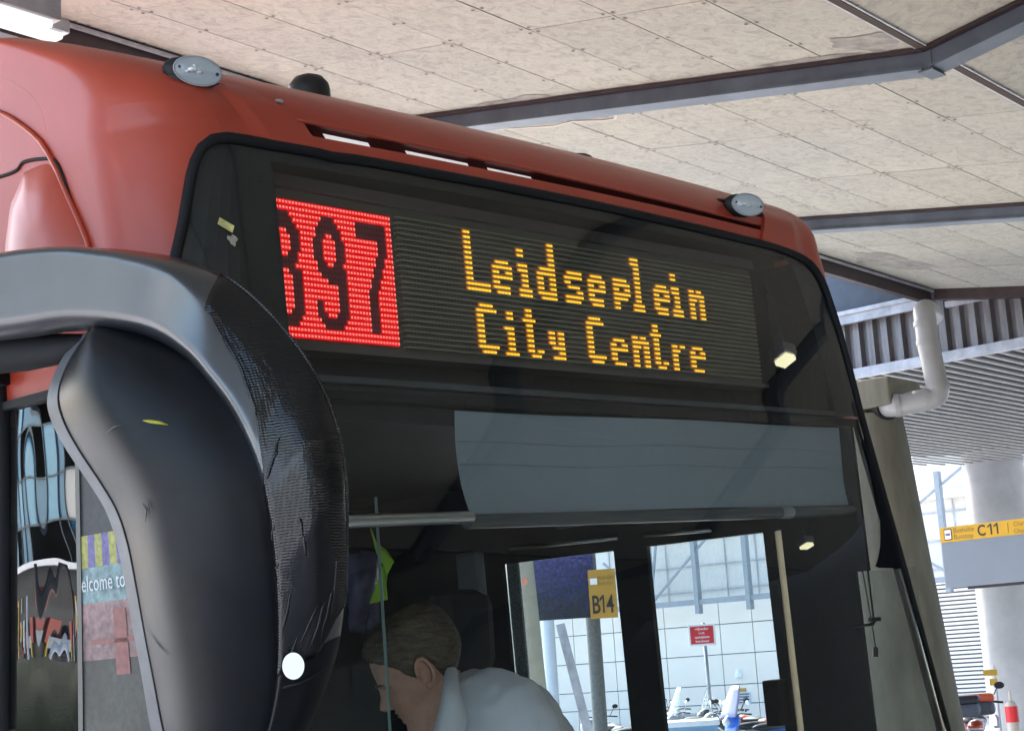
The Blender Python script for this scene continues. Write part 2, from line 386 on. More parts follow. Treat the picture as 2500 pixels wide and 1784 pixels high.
et = MB(); et.beam(cpt(-1.26, -1.0) + np.array([0, 0, -.09]), cpt(-1.26, 17.1) + np.array([0, 0, -.05]), .07, .24); et.build('eaves_trim', maroon, canopy)
et2 = MB(); et2.beam(cpt(-1.19, 3.0) + np.array([0, 0, -.03]), cpt(-1.19, 17.1) + np.array([0, 0, -.03]), .03, .02); et2.build('eaves_flashing', galv, canopy)
ee = MB()
for bay in range(2):
    a_, b_ = -1.2 + 4.2 * bay, 3.0 + 4.2 * bay
    ee.beam(cpt(a_ + .01, 17.2) + np.array([0, 0, -.03]), cpt(b_, 17.2) + np.array([0, 0, -.03]), .14, .17)
ee.build('end_beam', maroon, canopy)
def blob(u0, v0, ru, rv, n=28, seed=0, amp=.3):
    r = np.random.default_rng(seed); ph = r.uniform(0, 6.28, 5)
    out = []
    for k in range(n):
        a = 2 * math.pi * k / n; q = 1 + amp * (.5 * math.sin(3 * a + ph[0]) + .35 * math.sin(5 * a + ph[1]) + .3 * math.sin(8 * a + ph[2]))
        out.append((u0 + ru * q * math.cos(a), v0 + rv * q * math.sin(a)))
    return out
td = MB()
for (u0, v0, ru, rv, sd_) in ((2.78, 8.12, .20, .17, 1), (.05, 8.62, .62, .36, 3), (-.62, 13.0, .5, .45, 4), (-.75, 15.2, .3, .55, 5), (2.3, 8.3, .3, .06, 6), (1.55, 8.58, .5, .10, 8)):
    pts = blob(u0, v0, ru, rv, seed=sd_); pts = [(min(u, 2.96), v) for u, v in pts]
    st = MB(); st.add([cpt(u, v) - N1 * .0035 for u, v in pts], [tuple(range(len(pts)))]); st.build('water_stain', stain_m, canopy)
pts = [(u, v) for u, v in blob(.05, 8.62, .66, .40, n=40, seed=3)]
pts = pts[2:18]
for (a, b2) in zip(pts, pts[1:]):
    td.beam(cpt(*a) - N1 * .005, cpt(*b2) - N1 * .005, .022, .002)
td.build('tide_mark', tide_m, canopy)
# end wall above the lower roof
wall_e = MB(); wall_e.box((17.28, 8.55, 3.98), (17.34, 14, 5.6)); wall_e.build('gable_panel', bluesteel, canopy)
fl = MB(); fl.box((17.16, 8.60, 3.93), (17.36, 14, 3.978)); fl.box((17.20, 8.6, 3.83), (17.26, 14, 3.929)); fl.build('gable_flange', galv, canopy)
up = MB(); up.box((3, 8.12, 4.5), (17.3, 9.6, 4.7)); up.build('upper_roof', mat('upper_soffit', (.10, .105, .12), .8), canopy)
# far side of the canopy: added unseen hall, darkens windscreen and mirror reflections
hall = thing('waiting_hall', 'dark waiting hall closing the end of the canopy in front of the bus', 'building', (6, -20, -EYE))
hb = MB(); hb.box((-5, -20.4, -EYE), (22, -19.6, 5)); hb.box((17.6, -19.6, -EYE), (18.0, 2.0, 5)); hb.box((-8.4, -19.6, -EYE), (-8.0, -6.5, 5)); hb.build('wall', mat('dark_brick', (.20, .195, .18), .8, var=.2, vscale=6), hall)

# ------------------------------------------------------------------ lower louvred roof and its corrugated fascia
lr = thing('louvred_roof', 'lower roof with parallel slatted soffit behind the concrete column', 'roof', (20, 8, 3.2))
sl = MB(); z0 = 3.235
y = 2.0
while y < 19:
    xe = 26.8 + (13.8 - y) * 1.9 if y < 13.8 else 26.8 + (y - 13.8) * .3
    sl.box((17.42, y - .024, z0 - .02), (xe, y + .024, z0 + .004)); y += .183
sl.build('slats', slatm, lr)
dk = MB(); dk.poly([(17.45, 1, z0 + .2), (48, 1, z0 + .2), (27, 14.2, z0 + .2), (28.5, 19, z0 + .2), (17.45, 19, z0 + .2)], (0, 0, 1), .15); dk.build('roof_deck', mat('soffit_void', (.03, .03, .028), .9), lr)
fr = MB(); fr.box((17.30, 2, z0 - .035), (17.415, 19, z0 + .07)); fr.build('edge_frame', galv, lr)
fb = MB()
yy = np.arange(3.0, 13.0, .183)
pr = []
for y in yy: pr += [(y, 17.44), (y + .075, 17.44), (y + .092, 17.36), (y + .166, 17.36)]
fb.grid([[(x, y, z0 + .08) for y, x in pr], [(x, y, 4.35) for y, x in pr]]); fb.build('corrugated_fascia', corr, lr, solid=.004)
gt = MB(); gt.box((17.3, 3, 3.80), (17.35, 8.35, 3.87)); gt.build('fascia_capping', galv, lr)

# ------------------------------------------------------------------ concrete column and drain pipe
CD = 17.0
ctop = w_dist((2119, 935), CD)
cc = thing('concrete_column', 'tapering stained concrete column behind the far corner of the bus', 'column', (ctop[0], ctop[1], -EYE))
H_ = ctop[2] + EYE
cb = MB(); cb.lathe((ctop[0], ctop[1], -EYE), [(.66, 0), (.60, .6), (.52, 1.5), (.42, 2.6), (.33, H_ - .62), (.30, H_ - .34)], 40); cb.build('shaft', conc, cc, smooth=True)
cap = MB(); cap.box((ctop[0] - .33, ctop[1] - .40, ctop[2] - .30), (ctop[0] + .33, ctop[1] + .33, ctop[2] - .02)); cap.build('head_block', conc, cc, bevel=.02)
nk = MB(); nk.box((ctop[0] - .2, ctop[1] - .15, ctop[2] - .36), (ctop[0] + .2, ctop[1] + .24, ctop[2] - .2)); nk.build('neck', conc, cc)
pd = 16.6
pp = [G3(500, 1275), G3(640, 1265), G3(860, 1215), G3(920, 1195), G3(945, 1140), G3(930, 1080), G3(860, 760), G3(840, 580), G3(838, 545), G3(850, 530)]
pipe = thing('drain_pipe', 'white bent drain pipe running from the corrugated fascia into the column head', 'pipe', w_dist(pp[4], pd))
P3 = [w_dist(q, pd) for q in pp]
P3[0] = w_dist(pp[0], pd + .15); P3[-1] = w_dist(G3(905, 548), pd + .5)
pth = [P3[0], P3[1], lerp(P3[1], P3[2], .8)] + smooth_path([lerp(P3[2], P3[3], .3), P3[3], P3[4], P3[5]], 9) + [lerp(P3[5], P3[6], .5), P3[6], P3[7]] + smooth_path([P3[7], P3[8], P3[9], P3[-1]], 3)[1:]
pth = [P3[0], P3[1], P3[2]] + smooth_path([P3[2], P3[3], P3[4], P3[5]], 10)[1:] + [P3[6], P3[7]] + smooth_path([P3[7], w_dist(G3(832, 525), pd + .05), w_dist(G3(850, 510), pd + .15), w_dist(G3(905, 548), pd + .5)], 8)[1:]
pb = MB(); pb.tube(pth, .108, 18); pb.build('pipe_run', pvc, pipe, smooth=True)
for a, b2 in ((G3(600, 1268), G3(640, 1262)), (G3(835, 1222), G3(868, 1212)), (G3(945, 1130), G3(930, 1085)), (G3(858, 745), G3(864, 780)), (G3(838, 600), G3(842, 640))):
    kb = MB(); kb.tube([w_dist(a, pd), w_dist(b2, pd)], .115, 18); kb.build('pipe_collar', pvc, pipe, smooth=True, auto=40)
fl_ = MB(); fl_.tube([w_dist(G3(440, 1278), pd + .3), w_dist(G3(548, 1272), pd + .1)], .135, 18); fl_.build('rubber_socket', rubber, pipe, smooth=True, auto=40)

# ================================================================== THE BUS (coordinates in the kneeling bus axes, origin at the eye)
XN, XF = 2.05, 4.81; XC = (XN + XF) / 2; W_ = (XF - XN) / 2; BUL = .05
FZ = [(-1.3, 2.30), (-.44, 2.355), (.1, 2.44), (.53, 2.515), (1.05, 2.585), (1.10, 2.598), (1.14, 2.605), (1.20, 2.65), (1.268, 2.75), (1.35, 2.95), (1.405, 3.10), (1.46, 3.6), (1.49, 5.0)]
_za, _ya = [a for a, _ in FZ], [q for _, q in FZ]
_zf = np.linspace(-1.3, 1.49, 400); _yf = np.interp(_zf, _za, _ya)
_k = np.hanning(21); _k /= _k.sum(); _ys = np.convolve(np.pad(_yf, 10, mode='edge'), _k, 'valid'); _ys[-25:] = _yf[-25:]
def FY(z): return float(np.interp(z, _zf, _ys))
def RZ(z): return interp(z, [0, 1.08, 1.3, 1.42], [.22, .22, .12, .05])
A0 = W_ - .22
def S(s, z, off=0.0):                          # skin of the bus: s runs round the front, z up, off outwards
    R0 = RZ(z); f = FY(z); sg = 1 if s >= 0 else -1; e = abs(s); arc = R0 * math.pi / 2; a = W_ - R0
    k = .22 * math.pi / 2
    if e <= A0: x = e * a / A0; p = np.array([XC + sg * x, f + BUL * (x / W_) ** 2, z]); n = np.array([0, -1., 0])
    elif e < A0 + k:
        th = (e - A0) / .22; p = np.array([XC + sg * (a + R0 * math.sin(th)), f + BUL * (a / W_) ** 2 + R0 * (1 - math.cos(th)), z]); n = np.array([sg * math.sin(th), -math.cos(th), 0])
    else: p = np.array([XC + sg * W_, f + BUL * (a / W_) ** 2 + R0 + (e - A0 - k), z]); n = np.array([sg, 0, 0.])
    if off:
        dz = (FY(z + .01) - FY(z - .01)) / .02 * abs(n[1]); n = np.array([n[0], n[1], dz]); n /= np.linalg.norm(n); p = p + n * off
    return p
def inside(q):
    x = abs(q[0] - XC); R0 = RZ(q[2]); a = W_ - R0; f = FY(q[2])
    if x > W_: return False
    if x <= a: return q[1] > f + BUL * (x / W_) ** 2
    return q[1] > f + BUL * (a / W_) ** 2 + R0 - math.sqrt(max(R0 * R0 - (x - a) ** 2, 0))
def hit(p):                                    # where a sight line meets the skin: (s, z)
    d = lray(p)
    for t in np.arange(2, 6, .01):
        if inside(d * t):
            lo, hi = t - .01, t
            for _ in range(18):
                m = (lo + hi) / 2
                if inside(d * m): hi = m
                else: lo = m
            q = d * hi; R0 = RZ(q[2]); a = W_ - R0; x = q[0] - XC; sg = 1 if x >= 0 else -1; x = abs(x); k = .22 * math.pi / 2
            fy = FY(q[2]) + BUL * (a / W_) ** 2
            if x <= a: return (sg * x * A0 / a, q[2])
            if q[1] < fy + R0: return (sg * (A0 + .22 * math.asin(min((x - a) / R0, 1))), q[2])
            return (sg * (A0 + k + q[1] - fy - R0), q[2])
    return None
def sgrid(S0, Z0, off=0.0): return [[S(s, z, off) for s in S0] for z in Z0]

bus = thing('city_bus', 'red city bus with its lit route sign and black kneeling front under the canopy', 'bus', (3.43, 2.6, -1.62), bus=True)
# outline of the glazed front in (s, z)
out_l = [(-1.44, -.95), (-1.44, -.4), (-1.44, .3), (-1.415, .55), (-1.339, .794), (-1.318, .851), (-1.284, .965), (-1.268, 1.005), (-1.252, 1.028), (-1.228, 1.046), (-1.20, 1.055)]
top = [(s, 1.056) for s in np.linspace(-1.15, -.95, 5)] + [(s, 1.051) for s in (-.90,)] + [(s, 1.056 - .003 * max(0, s) * 3) for s in np.linspace(-.85, .9, 30)]
out_r = [(1.0, 1.042), (1.08, 1.034), (1.13, 1.02), (1.165, .995), (1.19, .955), (1.205, .90), (1.235, .80), (1.262, .62), (1.28, .5), (1.30, .2), (1.30, -.4), (1.30, -.95)]
ol = out_l + top + out_r
def resample(pts, n, closed=True):
    P = [np.array(p, float) for p in pts]; P = P + [P[0]] if closed else P
    L = [0]
    for a, q in zip(P, P[1:]): L.append(L[-1] + np.linalg.norm(q - a))
    tt = np.linspace(0, L[-1], n, endpoint=not closed)
    return [np.array([np.interp(t, L, [p[k] for p in P]) for k in (0, 1)]) for t in tt]
OL = resample(ol, 260)
cen = np.array([-.05, .15])
G = [[S(*(cen + (o - cen) * k)) for o in OL] for k in np.linspace(.02, 1.0, 26)]
gb = MB(); gb.grid(G, close=True); gb.add([S(*cen)] + G[0], [(0, i + 1, (i + 1) % len(OL) + 1) for i in range(len(OL))])
windscreen = gb.build('windscreen', glass_mat('windscreen_glass', (.74, .80, .81), 1.5, dirt=.014, cap=.22), bus, smooth=True)
# flip outwards
for o_ in (windscreen,):
    me = o_.data; me.flip_normals() if me.polygons[len(me.polygons) // 2].normal.y > 0 else None
seal = MB(); seal.loop_tube([S(*o, .002) for o in OL], .012, 8); seal.build('windscreen_seal', rubber, bus, smooth=True)
# red surround: ring from the glass outline to a frame, then the upper shell
SL, SR, ZT = -1.66, 1.66, 1.097
rb = MB()
ozl, osl = [p[1] for p in out_l], [p[0] for p in out_l]
ozr, osr = [p[1] for p in out_r][::-1], [p[0] for p in out_r][::-1]
zl_ = np.concatenate([np.linspace(.562, 1.0, 34), np.linspace(1.004, 1.055, 16), np.linspace(1.0565, 1.097, 6)])
rb.grid([[S(lerp(SL, np.interp(z, ozl, osl) if z < 1.0551 else -1.2, k), z) for k in np.linspace(0, 1, 40)] for z in zl_])
tz_s = [p[0] for p in [(-1.2, 1.055)] + top + [(1.0, 1.042)]]; tz_z = [p[1] for p in [(-1.2, 1.055)] + top + [(1.0, 1.042)]]
rb.grid([[S(q, lerp(np.interp(q, tz_s, tz_z), 1.097, k)) for q in np.concatenate([np.linspace(-1.2, 1.0, 90)])] for k in np.linspace(0, 1, 6)])
zr_ = np.concatenate([np.linspace(.535, .95, 30), np.linspace(.955, 1.042, 14), np.linspace(1.045, 1.097, 8)])
rb.grid([[S(lerp(np.interp(z, ozr, osr) if z < 1.0421 else 1.0, SR, k), z) for k in np.linspace(0, 1, 34)] for z in zr_])
rb.build('front_surround', red, bus, smooth=True)
ss = np.concatenate([np.linspace(-1.66, -1.0, 36), np.linspace(-.98, .9, 60), np.linspace(.92, 1.66, 40)])
def zlip(s): return interp(s, [-.96, -.7, .2, .88], [1.134, 1.130, 1.122, 1.116])
ub = MB(); ub.grid([[S(s, lerp(zlip(s), 1.30, k)) for s in ss] for k in np.linspace(0, 1, 24)]); ub.grid(sgrid(ss, np.linspace(1.30, 1.49, 32)))
for a, q in ((-1.66, -.945), (.865, 1.66)):
    ub.grid([[S(s, lerp(1.097, zlip(s), k)) for s in np.linspace(a, q, 40)] for k in (0, .5, 1)])
ub.build('roof_dome', red, bus, smooth=True)
# roof and sides behind
sb = MB(); sb.grid(sgrid(np.linspace(-1.66, -2.6, 20), np.linspace(.57, 1.49, 40))); sb.grid(sgrid(np.linspace(-2.6, -12, 8), np.linspace(.57, 1.49, 20)))
sb.grid(sgrid((-2.92, -6, -12), (-1.3, -.62)))
sb.grid(sgrid(np.linspace(1.66, 12, 12), np.linspace(.53, 1.49, 20))); sb.grid(sgrid((1.3, 1.5, 1.66, 6, 12), (-1.3, -.62)))
sb.add([S(-1.66, 1.49), S(1.66, 1.49), S(12, 1.49), S(-12, 1.49)], [(0, 1, 2, 3)])
sb.add([S(-12, -1.3), S(12, -1.3), S(12, 1.49), S(-12, 1.49)], [(0, 1, 2, 3)])
sb.build('body_shell', red, bus, smooth=True, auto=50)
swb = MB(); swb.grid(sgrid((-2.95, -6, -12), (-.62, .57), -.012)); swb.build('side_window', glass_mat('dark_side_glass', (.05, .055, .06), 1.6), bus)
# hood slot
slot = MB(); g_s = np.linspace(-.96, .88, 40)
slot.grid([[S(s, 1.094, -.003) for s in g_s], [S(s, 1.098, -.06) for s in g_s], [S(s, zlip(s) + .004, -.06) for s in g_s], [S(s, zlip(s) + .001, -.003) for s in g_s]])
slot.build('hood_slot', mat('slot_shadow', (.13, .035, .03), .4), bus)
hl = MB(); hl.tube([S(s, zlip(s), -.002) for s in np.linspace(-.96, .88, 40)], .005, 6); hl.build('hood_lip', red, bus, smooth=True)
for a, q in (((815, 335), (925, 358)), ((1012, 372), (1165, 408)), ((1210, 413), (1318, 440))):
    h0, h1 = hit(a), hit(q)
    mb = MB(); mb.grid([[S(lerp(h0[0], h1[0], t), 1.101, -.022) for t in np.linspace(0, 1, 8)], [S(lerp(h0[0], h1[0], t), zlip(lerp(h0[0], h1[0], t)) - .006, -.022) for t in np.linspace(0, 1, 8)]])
    mb.build('slot_strip', mat('white_strip', (.9, .9, .9), .4, emit=(1, 1, 1), es=.45 * EXP), bus)  # glowing strips paint the white glints in the slot
# raised corner caps either side of the hood
def cap_patch(sA, sB_lo, sB_hi, zlo, zhi, name):
    P = []
    for j in range(19):
        v = j / 18; z = lerp(zlo, zhi, v); row = []
        for i in range(25):
            u = i / 24; s = lerp(sA, lerp(sB_lo, sB_hi, v ** .8), u)
            fade = min(1, u * 4) ** 1.5 * min(1, (1 - v) * 3.0)
            row.append(S(s, z, .0095 * fade + .0009))
        P.append(row)
    mb = MB(); mb.grid(P)
    edge = [P[j][-1] for j in range(19)]; ins = [S(lerp(sB_lo, sB_hi, (j / 18) ** .8), lerp(zlo, zhi, j / 18), -.004) for j in range(19)]
    mb.grid([edge, ins]); mb.grid([P[0], [p + np.array([0, .015, 0]) for p in P[0]]])
    return mb.build(name, red, bus, smooth=True, auto=50)
cap_patch(-1.13, -.918, -1.03, 1.052, 1.21, 'corner_cap')
cap_patch(1.12, .83, .92, 1.046, 1.20, 'corner_cap')
# near-side arch bead, door header panel and shut lines
seam_px = [(-520, 560), (-420, 400), (-220, 282), (-60, 262), (0, 275), (60, 310), (120, 375), (165, 470), (205, 560), (222, 612), (235, 700), (240, 800)]
sz_ = [hit(p) for p in seam_px]; sz_ = [q for q in sz_ if q is not None]
bead = MB(); bead.tube([S(*q, .004) for q in smooth_path(sz_, 40)], .006, 8); bead.build('arch_bead', red, bus, smooth=True)
gap = [hit(p) for p in [(-420, 470), (-200, 455), (-60, 442), (0, 432), (42, 416), (60, 396), (110, 388), (140, 398), (172, 480), (203, 565), (216, 612), (230, 800)]]; gap = [q for q in gap if q is not None]
gm = MB(); gm.tube([S(*q, .001) for q in smooth_path(gap, 60)], .0042, 6); gm.build('shut_line', rubber, bus, smooth=True)
bulge_px = [(60, 420), (110, 398), (140, 410), (175, 500), (203, 575), (212, 612), (220, 760), (120, 900), (15, 900), (12, 600), (25, 500)]
hp = [hit(p) for p in bulge_px]; hc = np.mean(np.array(hp), axis=0)
HB = resample(hp, 60)
mb = MB(); Gq = [[S(*(hc + (np.array(o) - hc) * k), .030 * (1 - k ** 3)) for o in HB] for k in np.linspace(.03, 1, 14)]
mb.grid(Gq, close=True); mb.add([S(*hc, .03)] + Gq[0], [(0, i + 1, (i + 1) % 60 + 1) for i in range(60)]); mb.build('door_header', red, bus, smooth=True)
# door: frame, two panes of glass, printed film on the pane next to the mirror
door = MB()
def side_bar(s0, s1, z0, z1, off0=-.02, off1=.012, mb=door):
    ns = max(2, int(abs(s1 - s0) / .05) + 1); ln = np.linspace(s0, s1, ns)
    mb.grid([[S(q, z0, off0) for q in ln], [S(q, z0, off1) for q in ln], [S(q, z1, off1) for q in ln], [S(q, z1, off0) for q in ln], [S(q, z0, off0) for q in ln]])
side_bar(-2.92, -1.44, .556, .574); side_bar(-2.92, -2.87, -1.25, .556)
dr = door.build('front_door', rubber, bus)
def sline(p0, p1):
    a_, b_ = hit(p0), hit(p1); return lambda z: a_[0] + (b_[0] - a_[0]) * (z - a_[1]) / (b_[1] - a_[1])
s_a, s_b = sline((184, 1043), (194, 1740)), sline((194, 1043), (205, 1740))
def ribbon(mb, fa, fb, z0, z1, oa, ob=None, n=8):
    ob = oa if ob is None else ob
    return mb.grid([[S(lerp(fa(z), fb(z), k), z, lerp(oa, ob, k)) for k in np.linspace(0, 1, n)] for z in np.linspace(z0, z1, 10)])
q = MB(); ribbon(q, s_a, s_b, -1.25, .556, .003); q.build('pane_joint', mat('joint_grey', (.10, .10, .09), .5), dr)
s_p, s_q = sline((288, 1350), (294, 1740)), sline((296, 1350), (302, 1740))
q = MB(); ribbon(q, s_p, s_q, -.30, .22, -.008); q.build('door_handrail', frit, dr)
s_d = lambda z: -2.87
s_e = lambda z: -1.44
q = MB(); ribbon(q, s_d, s_a, -1.25, .556, -.004, n=14); pane_m = glass_mat('door_glass', (.16, .19, .20), 4.0, dirt=.02)
nt = pane_m.node_tree; gl0 = [n for n in nt.nodes if n.type == 'BSDF_GLOSSY'][0]
tcx = nt.nodes.new('ShaderNodeTexCoord'); nzx = nt.nodes.new('ShaderNodeTexNoise'); nzx.inputs['Scale'].default_value = 2.2; nzx.inputs['Detail'].default_value = 2; mpx = nt.nodes.new('ShaderNodeMapping'); mpx.inputs['Scale'].default_value = (1, 1, .45)
nt.links.new(tcx.outputs['Object'], mpx.inputs[0]); nt.links.new(mpx.outputs[0], nzx.inputs[0]); bpx = nt.nodes.new('ShaderNodeBump'); bpx.inputs['Strength'].default_value = .25; bpx.inputs['Distance'].default_value = .03
nt.links.new(nzx.outputs[0], bpx.inputs['Height']); nt.links.new(bpx.outputs[0], gl0.inputs['Normal'])
q.build('pane', pane_m, dr, smooth=True)
q = MB(); ribbon(q, s_b, s_e, -1.25, .556, -.004, n=14); q.build('pane', glass_mat('door_glass_front', (.35, .40, .42), 2.0, dirt=.03), dr, smooth=True)
# printed perforated film behind the forward pane
s_m = lambda z: -1.47
def fq(mb, z0, z1, k0=0.0, k1=1.0, off=.0):
    fa = lambda z: lerp(s_b(z) - .002, s_m(z), k0); fb = lambda z: lerp(s_b(z) - .002, s_m(z), k1); return ribbon(mb, fa, fb, z0, z1, off)
def zpx(y): return hit((240, y))[1]
fm = [('film_dark', (.012, .014, .017), 1060, 1302), ('film_teal', (.12, .19, .20), 1382, 1470), ('film_pink', (.19, .115, .115), 1470, 1610), ('film_shrub', (.028, .030, .026), 1610, 1900)]
film = None
for nm, colr_, ya, yb in fm:
    o_ = fq(MB(), zpx(yb), zpx(ya)).build('printed_film' if film is None else nm, mat(nm, colr_, .5, var=.45, vscale=60, var2=.5, v2scale=9), dr if film is None else film, smooth=True); film = film or o_
for k in range(11): fq(MB(), zpx(1382), zpx(1302), k / 11, (k + 1) / 11, .0008).build('film_stripe', mat('film_yellow', (.26, .26, .06), .5, var=.4, vscale=90) if k % 2 == 0 else mat('film_violet', (.10, .085, .24), .5, var=.4, vscale=90), film)
ztx = zpx(1440); yA = S(s_b(ztx) + .0, ztx, .0025); yB = S(s_b(ztx) + .1, ztx, .0025); dx_ = (yB - yA) / np.linalg.norm(yB - yA)
text_part('elcome to', 'film_lettering', mat('film_white', (.50, .54, .56), .5), film, yA, dx_, (0, 0, 1), .047, sx=.78)
for k0, k1, za, zb in ((.36, .50, 1490, 1650), (.1, .6, 1560, 1572), (.55, .85, 1600, 1608)):
    fq(MB(), zpx(zb), zpx(za), k0, k1, .0012).build('film_red_patch', mat('film_red', (.20, .07, .065), .5, var=.3, vscale=50), film)
# ------------------------------------------------------------------ black enamel border and route sign
IN = [np.array(p) for p in ((-1.10, .565), (-1.10, .9), (-1.085, 1.02), (-1.07, 1.035), (-.5, 1.04), (.5, 1.035), (1.0, 1.022), (1.14, .99), (1.19, .9), (1.23, .7), (1.235, .565))]
fb_ = MB()
def strip(pa, pb, n=24, off=-.006):
    A, B = [poly_at(pa, t) for t in np.linspace(0, 1, n)], [poly_at(pb, t) for t in np.linspace(0, 1, n)]
    fb_.grid([[S(*p, off) for p in [lerp(a, b2, k) for k in np.linspace(0, 1, 10)]] for a, b2 in zip(A, B)])
l1, l2 = hit((676, 455)), hit((714, 843))
strip([(-1.44, .45), (-1.415, .55), (-1.339, .794), (-1.284, .965), (-1.25, 1.03)], [(l2[0] + .005, .45), (l2[0], l2[1]), l1, l1, (l1[0], 1.03)])
strip([(-1.25, 1.03), (-1.2, 1.054), (.95, 1.046)], [(-1.25, 1.0), (-1.2, 1.02), (.95, 1.020)])
strip([(1.0, 1.04), (1.08, 1.032), (1.13, 1.018), (1.165, .993), (1.19, .955), (1.235, .80), (1.262, .62), (1.272, .53)], [(.97, 1.02), (1.0, 1.01), (1.02, .99), (1.03, .96), (1.04, .92), (1.06, .8), (1.07, .62), (1.07, .53)])
fb_.build('enamel_border', frit, windscreen)
fc = MB(); D0 = 2.80                          # sign housing behind the glass
fc.box((2.18, D0, .50), (4.66, D0 + .03, 1.08)); fc.box((2.22, 2.70, 1.06), (4.60, D0, 1.075)); fc.box((2.13, 2.60, .505), (4.70, D0, .53)); fc.box((4.59, 2.625, .5), (4.62, D0, 1.04)); fc.box((2.18, 2.74, .5), (2.2, D0, 1.06))
fc.build('sign_housing', mat('housing_black', (.008, .008, .009), .7), bus)
DY = 2.73
sign = MB(); sign.box((2.36, DY + .004, .645), (4.395, DY + .05, 1.005)); dest = sign.build('destination_sign', mat('led_board', (.13, .115, .085), .7), bus)
fr_ = MB(); fr_.box((2.36, DY - .012, 1.0055), (4.395, DY + .05, 1.035)); fr_.box((2.36, DY - .02, .634), (4.395, DY + .05, .6445)); fr_.build('sign_frame', mat('sign_frame_brown', (.14, .115, .10), .7), dest)
RP = .0132; ZB = .670                          # row pitch, height of the lowest row
slt = MB(); dl = MB()
for r in range(25):
    z = ZB + RP * (r - .5); slt.box((2.83, DY - .010, z - .0017), (4.378, DY + .003, z + .0017))
slt.build('sign_louvre', mat('louvre_olive', (.36, .33, .22), .6), dest)
T9 = "...####...|..######..|.########.|.###..###.|###....###|###....###|###....###|###....###|.###..###.|.#########|..########|....######|.......###|.......###|.......###|##.....###|##.....###|###...####|.########.|..######..".split('|')
T7 = "##########|##########|##########|.......###|.......###|.......###|......###.|......###.|.....###..|.....###..|....###...|....###...|...###....|...###....|...###....|...###....|...###....|...###....|...###....|...###....".split('|')
T3 = "..#####...|.#######..|#########.|##....####|.......###|.......###|.......###|......###.|...######.|...#####..|......####|.......###|.......###|.......###|.......###|.......###|##.....###|###...####|.########.|..######..".split('|')
cols_r = 42; PR = .0098; XR = 2.814            # right end of the red field
redcell, redcore, unl, unlr = MB(), MB(), MB(), MB()
q = MB(); q.box((2.40, DY + .001, .66), (2.816, DY + .0035, .985)); q.build('red_led_board', mat('red_board', (.20, .03, .04), .6), dest)  # red tint stands for LED glow falling on the board
def dot(mb, x, z, w, h, y): mb.add([(x - w, y, z - h), (x - w * .4, y, z - h * 1.15), (x + w * .4, y, z - h * 1.15), (x + w, y, z - h), (x + w, y, z + h), (x - w, y, z + h)], [(0, 1, 2, 3, 4, 5)])
for r in range(24):
    for c in range(cols_r):
        k = cols_r - 1 - c                     # 0 at the right edge
        lit = True
        if 2 <= r <= 21:
            row = r - 2
            for tt, k0 in ((T7, 2), (T9, 16), (T3, 30)):
                if k0 <= k < k0 + 10 and tt[row][9 - (k - k0)] == '#': lit = False
        x, z = XR - PR * (k + .5), ZB + RP * (23 - r)
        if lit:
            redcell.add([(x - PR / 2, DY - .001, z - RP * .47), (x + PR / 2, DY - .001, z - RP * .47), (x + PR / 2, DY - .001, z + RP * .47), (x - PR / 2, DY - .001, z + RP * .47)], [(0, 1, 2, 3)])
            dot(redcore, x, z, .0026, .0026, DY - .004)
        else: dot(unlr, x, z, .0030, .0034, DY - .004)
redcell.build('red_led_field', emit_mat('led_red', (1, .003, .004), 1.0 * EXP), dest)  # glowing cells paint the red bloom between the lit LEDs
redcore.build('red_led_points', emit_mat('led_red_core', (1, .22, .18), 1.9 * EXP), dest)
FONT = {'L': ["##....."] * 10 + ["#######"] * 2, 'e': [".####.", "######", "##..##", "######", "##....", "#####.", ".####."], 'i': ["##..", "##..", "....", "###.", "###.", ".##.", ".##.", ".##.", "####", "####"],
        'd': ["....##"] * 5 + [".#####", "######", "##..##", "##..##", "##..##", "######", ".#####"], 's': [".#####", "######", "##....", ".####.", "....##", "######", "#####."],
        'p': ["#####.", "######", "##..##", "######", "#####.", "##....", "##...."], 'l': ["###.", "###."] + [".##."] * 8 + ["####", "####"], 'n': ["##.##.", "######", "###.##"] + ["##..##"] * 4,
        'C': [".####.", "######"] + ["##...."] * 6 + ["######", ".####."], 'I': [".##.", ".##.", "....", "###.", ".##.", ".##.", ".##.", ".##.", "####"], 't': [".##..", ".##..", "####."] + [".##.."] * 5 + [".##.##", "..###."],
        'y': ["##.##", "##.##", "##.##", ".####", "...##", ".####"], 'E': [".####.", "##..##", "######", "##....", "##....", ".####."], 'N': ["##.##.", "###.##"] + ["##..##"] * 4, 'r': ["##.##", "###..", "##...", "##...", "##...", "##..."]}
amb, ambc = MB(), MB(); PA = .0126; litset = set()
for s_, base_, xs in (("Leidseplein", 12, (3.068, 3.172, 3.268, 3.352, 3.457, 3.562, 3.670, 3.768, 3.858, 3.955, 4.036)), ("CIty CEntrE", 0, (3.098, 3.192, 3.275, 3.368, 0, 3.537, 3.637, 3.733, 3.829, 3.926, 4.017))):
    for ch, x0 in zip(s_, xs):
        if ch == ' ': continue
        g = FONT[ch]; n = len(g); c0_ = round((x0 - 2.83) / PA)
        for j, row in enumerate(g):
            for i, q in enumerate(row):
                if q == '#':
                    x, z = 2.83 + PA * (c0_ + i + .5), ZB + RP * (base_ + n - 1 - j); litset.add((c0_ + i, base_ + n - 1 - j))
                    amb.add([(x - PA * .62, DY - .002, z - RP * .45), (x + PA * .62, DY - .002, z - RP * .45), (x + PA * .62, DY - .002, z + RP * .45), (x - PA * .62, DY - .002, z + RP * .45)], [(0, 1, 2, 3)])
                    dot(ambc, x, z, .0048, .0026, DY - .005)
